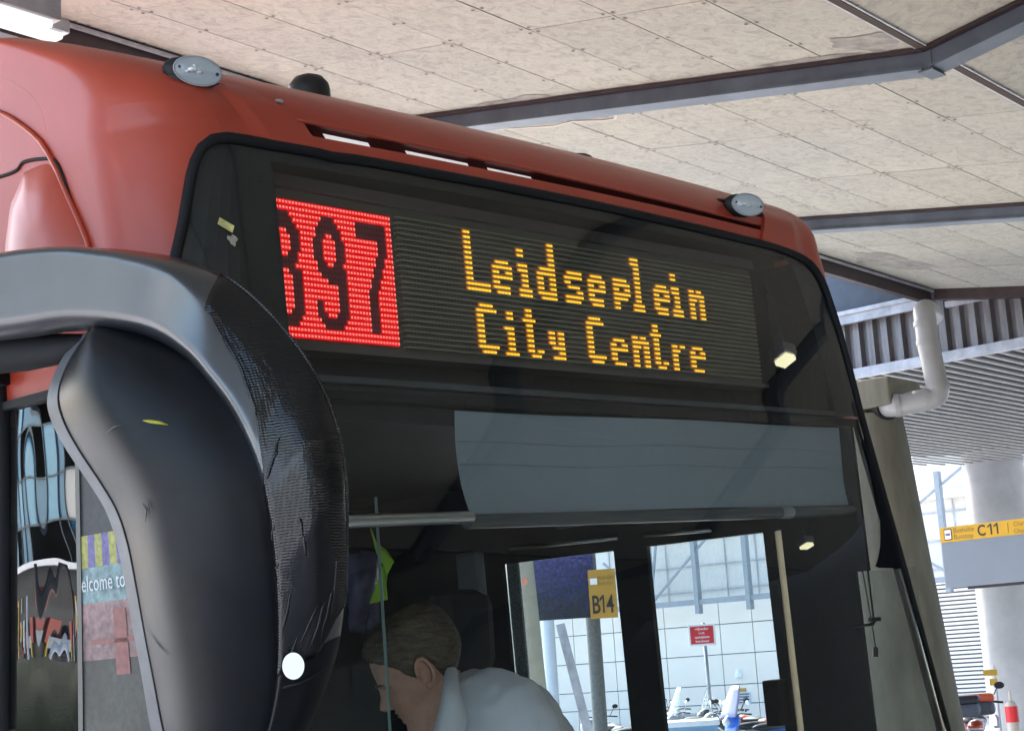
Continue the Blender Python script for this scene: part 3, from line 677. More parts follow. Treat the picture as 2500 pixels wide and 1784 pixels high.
amb.build('amber_led_field', emit_mat('led_amber', (1, .26, .002), .95 * EXP), dest)  # glowing cells paint the orange halo round the lit LEDs
ambc.build('amber_led_points', emit_mat('led_amber_core', (1, .52, .03), 2.3 * EXP), dest)
for c in range(123):
    for r in range(24):
        if (c, r) not in litset: dot(unl, 2.83 + PA * (c + .5), ZB + RP * r, .0022, .0022, DY - .004)
unlr.build('unlit_red_leds', mat('led_unlit_red', (.34, .045, .05), .4), dest)
unl.build('unlit_leds', mat('led_unlit', (.22, .16, .13), .4), dest)
# paper label and dirt spot on the enamel
h = hit((551, 552)); mb = MB()
lp = [hit(p) for p in ((535, 532), (571, 553), (566, 570), (530, 548))]; mb.add([S(*q, .003) for q in lp], [(3, 2, 1, 0)]); mb.build('paper_label', mat('yellowed_label', (.62, .58, .22), .7, var=.4, vscale=60), windscreen)
mb = MB(); q0 = hit((567, 588)); mb.add([S(q0[0] + .010 * math.cos(a) * (1 + .4 * math.sin(3 * a)), q0[1] + .012 * math.sin(a) * (1 + .3 * math.cos(5 * a)), .003) for a in np.linspace(0, 6.28, 14)[:-1]], [tuple(range(13))]); mb.build('dried_splash', mat('dried_mud', (.35, .33, .27), .9, var=.4, vscale=80), windscreen)

# header trims below the sign
for (pa, pb2, y_, th, m_) in ((DD(720, 842), DD(1905, 928), 2.60, .014, darkgrey), (DD(720, 862), DD(1905, 940), 2.61, .010, dark)):
    a, q = b_at(pa, 1, y_), b_at(pb2, 1, y_ + .05)
    mb = MB(); mb.beam((2.16, y_, a[2]), (4.66, y_ + .02, lerp(a[2], q[2], 1)), .03, th); mb.build('header_trim', m_, bus)
mb = MB(); mb.box((2.14, 2.63, .463), (4.68, 2.80, .502)); mb.build('header_panel', dark, bus)

# ------------------------------------------------------------------ cab interior
mb = MB(); mb.box((2.1, 2.80, .50), (4.74, 14, .53)); mb.box((2.1, 9.0, -1.3), (4.74, 9.05, .5)); mb.box((2.1, 2.5, -1.3), (4.74, 14, -1.25)); mb.build('cab_lining', dark, bus)
mb = MB(); mb.box((2.4, 2.42, -1.2), (4.7, 2.9, -.72)); mb.build('dashboard', dark, bus, bevel=.05)
XW = 4.62
fw = MB()
def wbox(y0, y1, z0, z1, x0=XW, x1=XW + .016): fw.box((x0, y0, z0), (x1, y1, z1))
wbox(2.62, 14, .2095, .50, XW + .0006, XW + .0166); wbox(2.575, 2.62, .055, .50, XW, XW + .016); wbox(2.62, 2.867, -1.25, .2094); wbox(2.895, 2.935, -1.25, .2094); wbox(3.40, 3.54, -1.25, .211, XW - .004); wbox(4.055, 14, -1.25, .211); wbox(2.926, 4.054, -1.25, -.72); wbox(2.40, 2.619, -1.25, -.80)
fw.build('far_side_frame', dark, bus)
gl = MB()
for y0, y1, z1 in ((2.936, 3.399, .211), (3.541, 4.054, .211), (2.42, 2.619, .054)):
    gl.add([(XW + .008, y0, -.72), (XW + .008, y1, -.72), (XW + .008, y1, z1), (XW + .008, y0, z1)], [(0, 1, 2, 3)])
gl.build('driver_window', glass_mat('side_glass', (.80, .87, .88), 1.0), bus)
dj = MB(); dj.box((XW + .02, 4.0, -.72), (XW + .03, 4.054, .21)); dj.build('etched_glass_edge', mat('etched_edge', (.30, .33, .34), .8, var=.6, vscale=120), bus)
a, q = b_at(DD(1735, 1180), 0, XW - .06), b_at(DD(1781, 1624), 0, XW - .06)
cch = mat('cream_channel', (.88, .84, .70), .4); nt = cch.node_tree; tl = nt.nodes.new('ShaderNodeBsdfTranslucent'); tl.inputs[0].default_value = (.66, .63, .53, 1); nt.links.new(tl.outputs[0], nt.nodes['Material Output'].inputs[0])
mb = MB(); mb.box((XW + .004, 2.868, -1.2), (XW + .010, 2.894, .208)); mb.build('window_channel', cch, bus)
for pa, pb2 in ((G1(145, 180), G1(1000, 95)), (G1(1210, 75), G1(1740, 30))):
    mb = MB(); mb.tube([b_at(pa, 0, XW - .02), b_at(pb2, 0, XW - .02)], .007, 8); mb.build('trim_rail', chrome, bus, smooth=True)
mb = MB(); a, q = b_at(DD(1335, 1148), 0, XW - .05), b_at(DD(1240, 1165), 0, XW - .05)
mb.beam(a, q, .02, .035); mb.beam(q, q + np.array([0, .0, .06]), .02, .02); mb.build('vent_louvre', darkgrey, bus)
# box on the window pillar
mb = MB(); b0 = [b_at(DD(*p), 0, XW - .05) for p in ((1696, 1512), (1736, 1612))]
mb.box((XW - .06, min(b0[0][1], b0[1][1]) - .01, b0[1][2]), (XW + .0, max(b0[0][1], b0[1][1]), b0[0][2])); mb.build('control_box', frit, bus, bevel=.005)
# grey partition panel behind the driver, dark cab pillar trims
a, q = b_at(DD(1010, 1230), 0, 4.3), b_at(DD(1085, 1520), 0, 4.3)
mb = MB(); mb.box((4.30, q[1], -1.2), (4.34, a[1], a[2])); mb.build('cab_partition', cabgrey, bus, bevel=.01)
mb = MB(); mb.box((2.2, 5.2, -1.2), (4.3, 5.25, .5)); mb.build('rear_partition', mat('saloon_dark', (.018, .022, .024), .7), bus)
# sun blind
y_b = 2.605
LT = [b_at(DD(*p), 1, y_b) for p in ((1010, 912), (1012, 985), (1020, 1050), (1031, 1100), (1045, 1142))]
RT = [b_at(DD(*p), 1, y_b) for p in ((1866, 938), (1872, 1000), (1876, 1050), (1882, 1090), (1890, 1122))]
for i_, (a, q) in enumerate(zip(LT, RT)): q[2] = a[2] + (q[0] - a[0]) * .004
mb = MB(); NX = 24
mb.grid([[lerp(a, q, t) + np.array([0, .012 * math.sin(t * 9) + .015 * (1 - abs(2 * t - 1)) * 0, .0]) for t in np.linspace(0, 1, NX)] for a, q in zip(smooth_path(LT, 14), smooth_path(RT, 14))])
blind = mb.build('sun_blind', mat('blind_cloth', (.33, .375, .40), .75, var=.05, vscale=2, bump=.05, bscale=200), bus, smooth=True)
mb = MB(); mb.tube([LT[-1] + np.array([-.02, -.005, -.018]), RT[-1] + np.array([.0, -.005, -.018])], .017, 12); mb.build('blind_bar', mat('blind_bar_grey', (.12, .13, .13), .4, metal=.3), blind, smooth=True, auto=40)
mb = MB(); 
for zf in (.30, .52):
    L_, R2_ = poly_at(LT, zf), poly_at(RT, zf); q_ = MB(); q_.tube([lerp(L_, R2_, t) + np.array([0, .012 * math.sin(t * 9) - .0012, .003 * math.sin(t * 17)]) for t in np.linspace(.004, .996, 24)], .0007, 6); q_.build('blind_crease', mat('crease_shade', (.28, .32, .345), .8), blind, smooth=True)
mb = MB(); t0 = lerp(LT[-1], RT[-1], .775); mb.tube([t0 + np.array([-.03, -.005, -.018]), t0 + np.array([.03, -.005, -.018])], .0185, 12); mb.build('blind_sleeve', galv, blind, smooth=True, auto=40)
a, q = b_at(DD(770, 1158), 1, 2.56), b_at(DD(1046, 1149), 1, 2.585)
mb = MB(); mb.tube([a + (a - q) * .6, q], .0145, 14); mb.build('blind_rail', chrome, bus, smooth=True, auto=40)
# pull cord with bracket and toggle
yc = 2.60
def cp(x, y): return b_at(G2(x, y), 1, yc)
mb = MB(); mb.tube([cp(425, 250), cp(470, 560), cp(508, 720), cp(540, 985)], .0035, 6); mb.tube([cp(415, 300), cp(475, 700), cp(525, 985), cp(552, 1150)], .002, 6); cord = mb.build('pull_cord', frit, bus)
mb = MB(); mb.tube([cp(425, 1028), cp(500, 1024), cp(535, 1018), cp(548, 995)], .005, 8); mb.beam(cp(520, 992), cp(572, 990), .012, .012); mb.build('cord_bracket', frit, cord, smooth=True, auto=40)
mb = MB(); mb.tube([cp(550, 1150), cp(552, 1205)], .0085, 10); mb.build('cord_toggle', mat('plum_toggle', (.03, .015, .03), .5), cord, smooth=True, auto=40)
# far corner pillar: black enamel on the curved glass
pl_px = [G2(478, 0), G2(515, 120), G2(548, 260), G2(570, 420), G2(574, 560), G2(562, 640), G2(542, 700)]
pr_px = [G2(690, 704), G2(712, 745), G2(750, 870), G2(810, 1080), G2(870, 1300), G2(940, 1560), G2(975, 1700)]
def hs(p): q = hit(p); return q if q is not None else (1.30, lray(p)[2] * 2.5 / lray(p)[1])
A = [hs(p) for p in pl_px] ; B = [hs(p) for p in pr_px]
edge_l = [(1.27, .56)] + [a for a in A if a[1] < .56] + B + [(B[-1][0] - .01, -.95)]
pm = MB(); rows = []
for q in resample(edge_l, 60, closed=False): rows.append([S(lerp(q[0], 1.375, t), q[1], .0035) for t in np.linspace(0, 1, 10)])
pm.grid(rows); pillar = pm.build('corner_pillar', mat('pillar_black', (.008, .010, .014), .95, spec=.04), bus, smooth=True)
pe = MB(); pe.tube([S(1.375, z, .002) for z in np.linspace(.53, -.95, 24)], .008, 8); pe.build('pillar_gasket', mat('gasket_matt', (.012, .012, .013), .9, spec=.1), pillar, smooth=True)

# ------------------------------------------------------------------ marker lamps and roof pods
def marker(c_px, x_, w, h_, pod_a, pod_b, pod_r, tilt):
    h_c = hit(c_px); c = b_at(c_px, 1, S(*h_c)[1] - .10)
    pod = MB(); hs_ = [np.array(hit(p)) for p in pod_a]; P = [S(*q, -.004) for q in smooth_path(hs_, 16)]
    pod.tube(P, [max(.003, .62 * pod_r * r_) for r_ in np.interp(np.linspace(0, 1, 16), pod_b[0], pod_b[1])], 14); pb_ = pod.build('marker_lamp', frit, bus, smooth=True)
    view = lray(c_px); view = view / np.linalg.norm(view)
    n = -view * .85 + np.array([0, -.35, 0]); n = n / np.linalg.norm(n); x = P[-1] - P[0]; x = x / np.linalg.norm(x); x = x - (x @ n) * n; x /= np.linalg.norm(x); yv = np.cross(n, x)
    lb = MB(); G = []
    for k in range(8):
        r_ = math.sin(k / 7 * math.pi / 2); hh = .016 * math.cos(k / 7 * math.pi / 2)
        G.append([c + n * (hh + .004) + max(r_, .02) * (w * math.cos(t) * x + h_ * math.sin(t) * yv) for t in np.linspace(0, 2 * math.pi, 28)[:-1]])
    lb.grid(G, close=True); lb.build('lamp_lens', glass_mat('lens_glass', (.90, .93, .94), 2.2), pb_, smooth=True)
    bk_ = MB(); bk_.disc(c + n * .002, n, 1.0, 28, x=x); bk_.v = [tuple(c + n * .002 + ((np.array(v) - c) @ x) * x * w * .98 + ((np.array(v) - c) @ yv) * yv * h_ * .98) for v in bk_.v]; bk_.build('lamp_backing', mat('lamp_silver', (.46, .49, .51), .3, metal=.35), pb_)
    hb_x = MB(); hb_x.ell(c - n * .024 - x * .014 - yv * .004, (w * 1.12, h_ * 1.12, .022), (x, yv, n)); hb_x.build('lamp_housing', frit, pb_, smooth=True)
    rg = MB(); rg.loop_tube([c + n * .003 + (w * 1.02 * math.cos(t) * x + h_ * 1.03 * math.sin(t) * yv) for t in np.linspace(0, 2 * math.pi, 29)[:-1]], .002, 6); rg.build('lamp_rim', mat('rim_grey', (.34, .35, .36), .35), pb_, smooth=True)
    rf = MB(); cc_ = c + n * .007 - x * w * .25
    for k, (dx, dz, r_) in enumerate(((0, 0, .011), (.016, -.003, .008), (-.010, -.006, .006), (.004, .010, .005))): rf.ell(cc_ + x * dx + yv * dz, (r_, r_, r_ * .5), nu=8, nv=5)
    rf.build('lamp_reflector', mat('bright_reflector', (.95, .97, .95), .06, metal=.25, coat=1), pb_, smooth=True)
    for sg in (-1, 1): sc_ = MB(); sc_.disc(c + n * .0135 + x * w * .80 * sg, n, .004, 8); sc_.build('lens_screw', ink, pb_)
marker((482, 174), 2.285, .050, .029, [(402, 172), (440, 190), (500, 205), (560, 212), (645, 232)], ([0, .12, .4, .6, 1], [.4, .9, 1.0, .5, .08]), .030, -.10)
marker((1825, 500), 4.30, .047, .031, [(1752, 488), (1790, 500), (1830, 515), (1875, 530)], ([0, .3, .7, 1], [.35, .9, .9, .2]), .034, .05)
for (pa, x_, rx, rz) in (((787, 212), 2.90, .055, .045), ((1440, 384), 3.95, .05, .02)):
    c = b_at(pa, 0, x_); dm = MB(); dm.lathe(c + np.array([0, .05, -.06]), [(rx, 0), (rx, .06), (rx * .95, .06 + rz * .4), (rx * .7, .06 + rz * .8), (rx * .3, .06 + rz), (.002, .06 + rz * 1.03)], 24); dm.build('roof_aerial', mat('aerial_black', (.012, .012, .014), .35), bus, smooth=True)
ck = MB(); q0 = hit((680, 251)); ck.ell(S(*q0, .004), (.012, .004, .005)); ck.build('panel_clip', galv, bus, smooth=True)

# ------------------------------------------------------------------ door mirror with taped arm
EN = -CF * np.array([1, 1, 0]); EN /= np.linalg.norm(EN); EN_b = np.array([EN @ BX, EN[1], EN @ BZ])
def mp(p, off=0.0, dd=0.0):
    d = lray(p); dep = 3.32 - .30 * np.clip(p[0], -300, 900) / 845 + dd
    return d * dep + EN_b * off
Lc = [(228, 800), (176, 845), (136, 912), (118, 980), (133, 1040), (172, 1110), (220, 1180), (262, 1250), (289, 1330), (309, 1430), (328, 1540), (348, 1650), (372, 1784), (400, 1880), (450, 1950)]
Rc = [(236, 797), (330, 806), (430, 842), (525, 905), (600, 985), (650, 1070), (690, 1170), (712, 1270), (722, 1390), (726, 1500), (726, 1600), (722, 1690), (700, 1790), (650, 1880), (570, 1965)]
mir = thing('x', None, None, (0, 0, 0)) if False else None
NT, NS = 60, 40
LcS, RcS = smooth_path(Lc, NT), smooth_path(Rc, NT)
rows = []; rim = []; gline = []
for i in range(NT):
    t = i / (NT - 1); end = min(1, math.sin(math.pi * min(max(t, .0), 1)) ** .45 + .02)
    H = .115 * end; row = []
    wpx = np.linalg.norm(RcS[i] - LcS[i]); sr = min(.32, 34 / max(wpx, 40)); 
    for j in range(NS):
        s = j / (NS - 1); p = lerp(LcS[i], RcS[i], s)
        x = (s - sr) / (1 - sr)
        if s < sr: hgt = .030 * end * (.25 + .75 * s / sr)
        else:
            # convex face: quick rise from the groove to a crest near the left, long fall to the right
            cr = .36
            hgt = .030 * end + H * (math.sin(min(1, x / cr) * math.pi / 2) ** .9 if x < cr else 1 - .97 * ((x - cr) / (1 - cr)) ** 1.7)
        row.append(mp(p, hgt))
    back_ = [mp(lerp(LcS[i], RcS[i], s), -.11 * end * math.sin(math.pi * s) ** .5 - .004) for s in np.linspace(1, 0, 14)]
    rows.append(row + back_[1:-1])
    gline.append(mp(lerp(LcS[i], RcS[i], sr), .031 * end + .002)); rim.append([mp(lerp(LcS[i], RcS[i], s), .030 * end * (.25 + .75 * s / sr) + .003) for s in np.linspace(0, sr * .97, 5)])
hb_ = MB(); hb_.grid(rows, close=True, flip=True); hb_.add(rows[0], [tuple(range(len(rows[0])))]); hb_.add(rows[-1], [tuple(range(len(rows[-1]) - 1, -1, -1))])
rows_face = [r[:NS] for r in rows]
mirror = hb_.build('wing_mirror', blackp, bus, smooth=True)
rm = MB(); rm.grid(rim, flip=True); rm.build('mirror_rim', greyp, mirror, smooth=True)
gl_ = MB(); gl_.tube(gline[1:-1], .0022, 6); gl_.build('rim_groove', frit, mirror, smooth=True)
Oc = [(-330, 665), (-200, 648), (-90, 636), (8, 626), (100, 613), (200, 609), (330, 613), (440, 630), (520, 662), (590, 706), (650, 760), (700, 817), (745, 877), (785, 947), (815, 1022), (835, 1100), (845, 1185), (847, 1270), (846, 1380), (841, 1474), (826, 1580), (793, 1686), (764, 1755), (725, 1825), (665, 1900), (585, 1975)]
Ic = [(-330, 880), (-200, 862), (-90, 850), (8, 842), (100, 832), (190, 818), (300, 822), (400, 846), (480, 900), (532, 960), (577, 1020), (610, 1080), (635, 1140), (653, 1200), (664, 1260), (672, 1320), (678, 1380), (683, 1440), (686, 1500), (688, 1580), (685, 1660), (674, 1730), (655, 1800), (620, 1870), (575, 1930), (520, 1980)]
NA = 110
OcS, IcS = smooth_path(Oc, NA), smooth_path(Ic, NA)
def arm_h(t, s):                               # front relief across the arm, s=0 outer edge
    s = min(1.0, max(0.0, s))
    roll = interp(t, [0, .2, .32, .45, .6, 1], [.16, .17, .40, .52, .45, .5])
    hm = interp(t, [0, .25, .45, .8, 1], [.105, .105, .12, .10, .05])
    up = math.sin(min(1, s / roll) * math.pi / 2) ** .8
    dn = 1 if s < .86 else math.cos((s - .86) / .14 * math.pi / 2) ** .5 if s < 1 else 0
    qk = interp(t, [0, .28, .36, .48, .56, .66, .76, 1], [0, 0, .85, .85, .22, .22, .75, .6]); up = (1 - qk) * up + qk * min(1, s * 1.08) ** .9
    return hm * up * (.35 + .65 * dn) + (.008 if s > roll else 0) * 0
def arm_pt(i, s, off=0): return mp(lerp(OcS[i], IcS[i], s), arm_h(i / (NA - 1), s) + off)
rows = []
for i in range(NA):
    t = i / (NA - 1)
    fr1 = [arm_pt(i, s) for s in np.linspace(0, 1, 26)]
    bk = [mp(lerp(OcS[i], IcS[i], s), -.075 * math.sin(math.pi * s) ** .6) for s in np.linspace(1, 0, 10)][1:-1]
    rows.append(fr1 + bk)
ab = MB(); ab.grid(rows, close=True, flip=True); ab.add(rows[0], [tuple(range(len(rows[0])))]); ab.add(rows[-1], [tuple(range(len(rows[-1]) - 1, -1, -1))])
arm_m = mat('arm_grey_black', (.020, .024, .030), .30, var=.3, vscale=12, bump=.006, bscale=800, spec=1.0, coat=1.0)
arm_m.node_tree.nodes['Principled BSDF'].inputs['Coat Roughness'].default_value = .24
arm = ab.build('mirror_arm', arm_m, mirror, smooth=True)
aj = MB(); aj.tube([arm_pt(int(NA * .118), q, .001) for q in np.linspace(.02, .98, 14)], .0022, 6); aj.build('arm_joint', frit, mirror, smooth=True)
# bracket under the arm towards the body and the black stay
ub_ = MB(); ub_.tube([mp((-330, 880), -.03), mp((-100, 862), -.03), mp((60, 852), -.03), mp((150, 846), -.02), mp((225, 830), .0)], [.045, .042, .038, .03, .012], 12); ub_.build('arm_underside', rubber, mirror, smooth=True)
h5 = [hit(p) for p in ((2, 915), (6, 990), (8, 1300), (6, 1780))]
sb_ = MB(); sb_.tube([S(q[0], q[1], .004) for q in h5], .020, 14); sb_.tube([S(h5[0][0] - .01, h5[0][1], .01), S(h5[0][0] + .035, h5[0][1], .01)], .030, 12); sb_.build('door_post', rubber, bus, smooth=True, auto=40)
br_ = MB(); e0, e1 = mp((-322, 772), .02), b_at((-640, 800), 0, 2.06); br_.tube(smooth_path([e0, lerp(e0, e1, .35) + np.array([-.03, 0, 0]), lerp(e0, e1, .8), e1], 14), list(np.linspace(.075, .10, 14)), 14); br_.build('arm_bracket', blackp, mirror, smooth=True)
# black duct tape wrapped round the outer bend
tape_m = bpy.data.materials.new('duct_tape'); tape_m.use_nodes = True; nt = tape_m.node_tree; b = nt.nodes['Principled BSDF']
b.inputs['Base Color'].default_value = (.004, .0045, .0055, 1); b.inputs['Roughness'].default_value = .16; b.inputs['Specular IOR Level'].default_value = .55
tc = nt.nodes.new('ShaderNodeTexCoord')
wv = nt.nodes.new('ShaderNodeTexWave'); wv.wave_type = 'BANDS'; wv.bands_direction = 'Z'; wv.inputs['Scale'].default_value = 62; wv.inputs['Distortion'].default_value = 3.0; wv.inputs['Detail'].default_value = 2; wv.inputs['Detail Scale'].default_value = 1.2
wv2 = nt.nodes.new('ShaderNodeTexWave'); wv2.wave_type = 'BANDS'; wv2.bands_direction = 'X'; wv2.inputs['Scale'].default_value = 75; wv2.inputs['Distortion'].default_value = 1.5
nz = nt.nodes.new('ShaderNodeTexNoise'); nz.inputs['Scale'].default_value = 14; nz.inputs['Detail'].default_value = 4
nt.links.new(tc.outputs['Object'], wv.inputs[0]); nt.links.new(tc.outputs['Object'], wv2.inputs[0]); nt.links.new(tc.outputs['Object'], nz.inputs[0])
ad = nt.nodes.new('ShaderNodeMath'); ad.operation = 'MULTIPLY_ADD'; ad.inputs[1].default_value = .45; nt.links.new(wv2.outputs['Fac'], ad.inputs[0]); nt.links.new(wv.outputs['Fac'], ad.inputs[2])
ad2 = nt.nodes.new('ShaderNodeMath'); ad2.operation = 'MULTIPLY_ADD'; ad2.inputs[1].default_value = 2.2; nt.links.new(nz.outputs[0], ad2.inputs[0]); nt.links.new(ad.outputs[0], ad2.inputs[2])
bp = nt.nodes.new('ShaderNodeBump'); bp.inputs['Strength'].default_value = .16; bp.inputs['Distance'].default_value = .003; nt.links.new(ad2.outputs[0], bp.inputs['Height']); nt.links.new(bp.outputs[0], b.inputs['Normal'])
tr = np.random.default_rng(3); rows = []; i0, i1 = int(.335 * NA), int(.80 * NA)
jit = np.convolve(tr.normal(0, 1, NA + 8), np.ones(3) / 3, 'same')
for i in range(i0, i1):
    t = i / (NA - 1)
    smax = interp(t, [.33, .36, .44, .50, .55, .8], [.44, .56, .70, .86, .965, .985]) + .018 * jit[i]
    lo = 0.0 if i < i1 - 4 else .08 * (i - i1 + 5)
    rows.append([arm_pt(i, lerp(lo - .03 if lo == 0 else lo, min(smax, .995), k), .0034 + .0003 * tr.normal()) for k in np.linspace(0, 1, 40)])
tb = MB(); tb.grid(rows, flip=True); tape = tb.build('duct_tape', tape_m, mirror, smooth=True, solid=.002)
# creases and lifted ends
def arm_uv(t, s, off): return arm_pt(int(round(t * (NA - 1))), s, off)
for (t0, s0, t1, s1) in ((.36, .50, .40, .60), (.37, .54, .43, .66), (.40, .60, .46, .74), (.51, .55, .535, .93), (.515, .60, .54, .94), (.63, .55, .66, .53), (.655, .53, .69, .50), (.74, .35, .78, .62), (.745, .25, .79, .45), (.73, .15, .79, .30), (.70, .10, .78, .18), (.765, .62, .795, .80), (.60, .86, .62, .96), (.66, .85, .655, .97), (.71, .70, .75, .88)):
    wr = MB(); wr.tube([arm_uv(lerp(t0, t1, k), lerp(s0, s1, k), .0045 + .002 * math.sin(math.pi * k)) for k in np.linspace(0, 1, 5)], [.0004, .0022, .0028, .0022, .0004], 6); wr.build('tape_crease', tape_m, tape, smooth=True)
# white round sticker low on the shell, crease line of the lower cap
cs = MB(); tcn, scn = .852, .40
def near_t(px, py):
    best = None
    for i in range(NA):
        for s in np.linspace(0, 1, 41):
            q = lerp(OcS[i], IcS[i], s); d = (q[0] - px) ** 2 + (q[1] - py) ** 2
            if best is None or d < best[0]: best = (d, i, s)
    return best
rp_ = [(716 + 27 * math.cos(a), 1625 + 33 * math.sin(a)) for a in np.linspace(0, 2 * math.pi, 33)[:-1]]
h_st = max(arm_h(near_t(*p)[1] / (NA - 1), near_t(*p)[2]) for p in rp_) + .003
ring_ = [mp(p, 0, -h_st - .012) for p in rp_]
cs.add(ring_, [tuple(range(31, -1, -1))]); lc = MB(); lc.grid([[arm_pt(i, q, .0012) for q in np.linspace(.0, .995, 26)] for i in range(int(.79 * NA), NA - 1)], flip=True); lc.build('lower_cap', blackp, mirror, smooth=True)
o_ = cs.build('round_sticker', white_p, mirror)
def face_h(px, py):
    best = min(((lerp(LcS[i], RcS[i], q)[0] - px) ** 2 + (lerp(LcS[i], RcS[i], q)[1] - py) ** 2, i, q) for i in range(NT) for q in np.linspace(0, 1, 41)); i, q = best[1], best[2]
    k = int(round(q * (NS - 1))); p_ = rows_face[i][k]; b_ = mp(lerp(LcS[i], RcS[i], k / (NS - 1))); return float((p_ - b_) @ EN_b)
def scuff(pts, nm, m, w): 
    q = MB(); q.tube([mp(p, face_h(*p) + .001) for p in pts], [w * .2] + [w] * (len(pts) - 2) + [w * .2], 6); q.build(nm, m, mirror, smooth=True)
scuff([(388, 1052), (405, 1054), (425, 1056), (445, 1061)], 'paint_scuff', mat('scuff_yellow', (.36, .36, .03), .5), .0036)
sgm = mat('scratch_grey', (.10, .11, .12), .6)
for pts in (((385, 1245), (398, 1262), (392, 1290)), ((396, 1235), (402, 1250), (408, 1268)), ((380, 1300), (388, 1318), (382, 1345)), ((300, 1080), (322, 1068), (342, 1062)), ((370, 1530), (410, 1575), (440, 1600))): scuff(pts, 'scratch', sgm if pts[0][0] != 385 else frit, .0014)
cl = MB(); cl.tube([mp(p, arm_h(near_t(*p)[1] / (NA - 1), near_t(*p)[2]) + .001) for p in ((795, 1630), (770, 1652), (740, 1668), (710, 1676), (685, 1680))], .003, 6); cl.build('cap_seam', rubber, mirror, smooth=True)

# ================================================================== DRIVER
HS = 1.10; HV = .875; DEP = 3.95
hc_ = ray((1027, 1639)) * DEP                  # ear
ef = -.857 * CR - .515 * CU; ef = ef - .10 * CF; ef /= np.linalg.norm(ef)
es = -CF - (-CF @ ef) * ef; es /= np.linalg.norm(es); eu = np.cross(ef, es); eu = eu if eu @ CU > 0 else -eu
hc_ = hc_ - es * .078 * HS
person = thing('person', 'driver in a pale grey shirt bending his head down behind the windscreen', 'person', hc_ + np.array([0, 0, -1.1]))
PR_ = [(.136, -.015, .0, .006), (.130, -.052, .036, .036), (.115, -.078, .062, .056), (.095, -.092, .078, .067), (.07, -.100, .090, .074), (.045, -.103, .095, .077), (.025, -.102, .096, .077), (.012, -.100, .097, .076), (.0, -.096, .092, .074), (-.015, -.088, .090, .072),
       (-.03, -.078, .092, .069), (-.045, -.068, .092, .066), (-.06, -.058, .093, .062), (-.072, -.050, .092, .058), (-.084, -.042, .091, .053), (-.096, -.030, .092, .046), (-.108, -.012, .087, .036), (-.116, .015, .076, .024), (-.120, .045, .06, .006)]
pu = [p[0] for p in PR_][::-1]
def prow(u, k): return float(np.interp(u, pu, [p[k] for p in PR_][::-1]))
def head_pt(u, a, off=0.0):
    fb, ff, hw = prow(u, 1), prow(u, 2), prow(u, 3); c = (fb + ff) / 2; rf = (ff - fb) / 2
    ca, sa = math.cos(a), math.sin(a); q = 2.25
    rr = (abs(ca) ** q + abs(sa) ** q) ** (-1 / q)
    f, sd2 = c + rf * rr * ca, hw * rr * sa
    g = math.exp(-(a / .17) ** 2) if abs(a) < 1.2 else 0
    nose = np.interp(u, [-.056, -.050, -.040, -.015, .012, .02], [0, .022, .030, .016, .004, 0])
    f += g * nose
    f += .005 * math.exp(-((a / .32) ** 2)) * (math.exp(-((u + .066) / .004) ** 2) + math.exp(-((u + .077) / .005) ** 2)) - .004 * math.exp(-((a / .35) ** 2)) * math.exp(-((u + .0715) / .0022) ** 2)
    f += .005 * math.exp(-((abs(a) - .42) / .25) ** 2) * math.exp(-((u - .016) / .008) ** 2)
    f -= .011 * math.exp(-((abs(a) - .44) / .17) ** 2) * math.exp(-((u + .002) / .009) ** 2)
    f += .004 * math.exp(-((abs(a) - .45) / .13) ** 2) * math.exp(-((u + .003) / .005) ** 2)
    sd2 *= 1 + .05 * math.exp(-((abs(a) - .8) / .3) ** 2) * math.exp(-((u + .03) / .018) ** 2)
    r0 = math.hypot(f - c, sd2)
    if off: f, sd2 = c + (f - c) * (1 + off / max(r0, .02)), sd2 * (1 + off / max(r0, .02)); u = u + off * max(0, (u - .05) / .086)
    return hc_ + HS * (ef * f + es * sd2 + eu * u * HV)
AA = np.linspace(-math.pi, math.pi, 97)[:-1]; UU_ = np.concatenate([np.linspace(.136, .10, 12), np.linspace(.096, -.12, 78)])
hb2 = MB(); hb2.grid([[head_pt(u, a) for a in AA] for u in UU_], close=True)
# neck runs into the torso
torso_c = ray((1200, 1830)) * (DEP + .10)
nk0 = hc_ + HS * (ef * -.028 + eu * -.02); nk1 = ray((1050, 1735)) * (DEP + .06); nk2 = ray((1085, 1880)) * (DEP + .10)
hb2.tube([nk0, lerp(nk0, nk1, .5), nk1, nk2], [.055 * HS, .054 * HS, .054 * HS, .07 * HS], 24)
# left ear: shell with rim and lobe
ec = hc_ + es * .076 * HS + HS * (ef * -.004 + eu * -.004)
eax = (ef * .94 - eu * .12 + es * .30); eax /= np.linalg.norm(eax); eup = eu - (eu @ eax) * eax; eup = eup * 1.0 + ef * -.16; eup /= np.linalg.norm(eup); eno = np.cross(eax, eup); eno = eno if eno @ es > 0 else -eno
hb2.ell(ec + eno * .004, (.0165 * HS, .030 * HS, .006 * HS), (eax, eup, eno), 20, 8)
hb2.tube([ec + eno * .012 * HS + HS * (eax * .0175 * math.cos(t) + eup * (.031 * math.sin(t) - .001)) for t in np.linspace(.1, 4.6, 22)], [.0045 * HS] * 20 + [.005 * HS, .004 * HS], 8)
hb2.ell(ec + eno * .009 + HS * (eup * -.028 + eax * .003), (.009 * HS, .009 * HS, .006 * HS), (eax, eup, eno), 12, 6)
hb2.tube([ec + eno * .011 * HS + HS * (eax * (.006 + .007 * math.cos(t)) + eup * (.012 * math.sin(t))) for t in np.linspace(-1.0, 2.6, 12)], .003 * HS, 6)
body = hb2.build('body', skin, person, smooth=True)
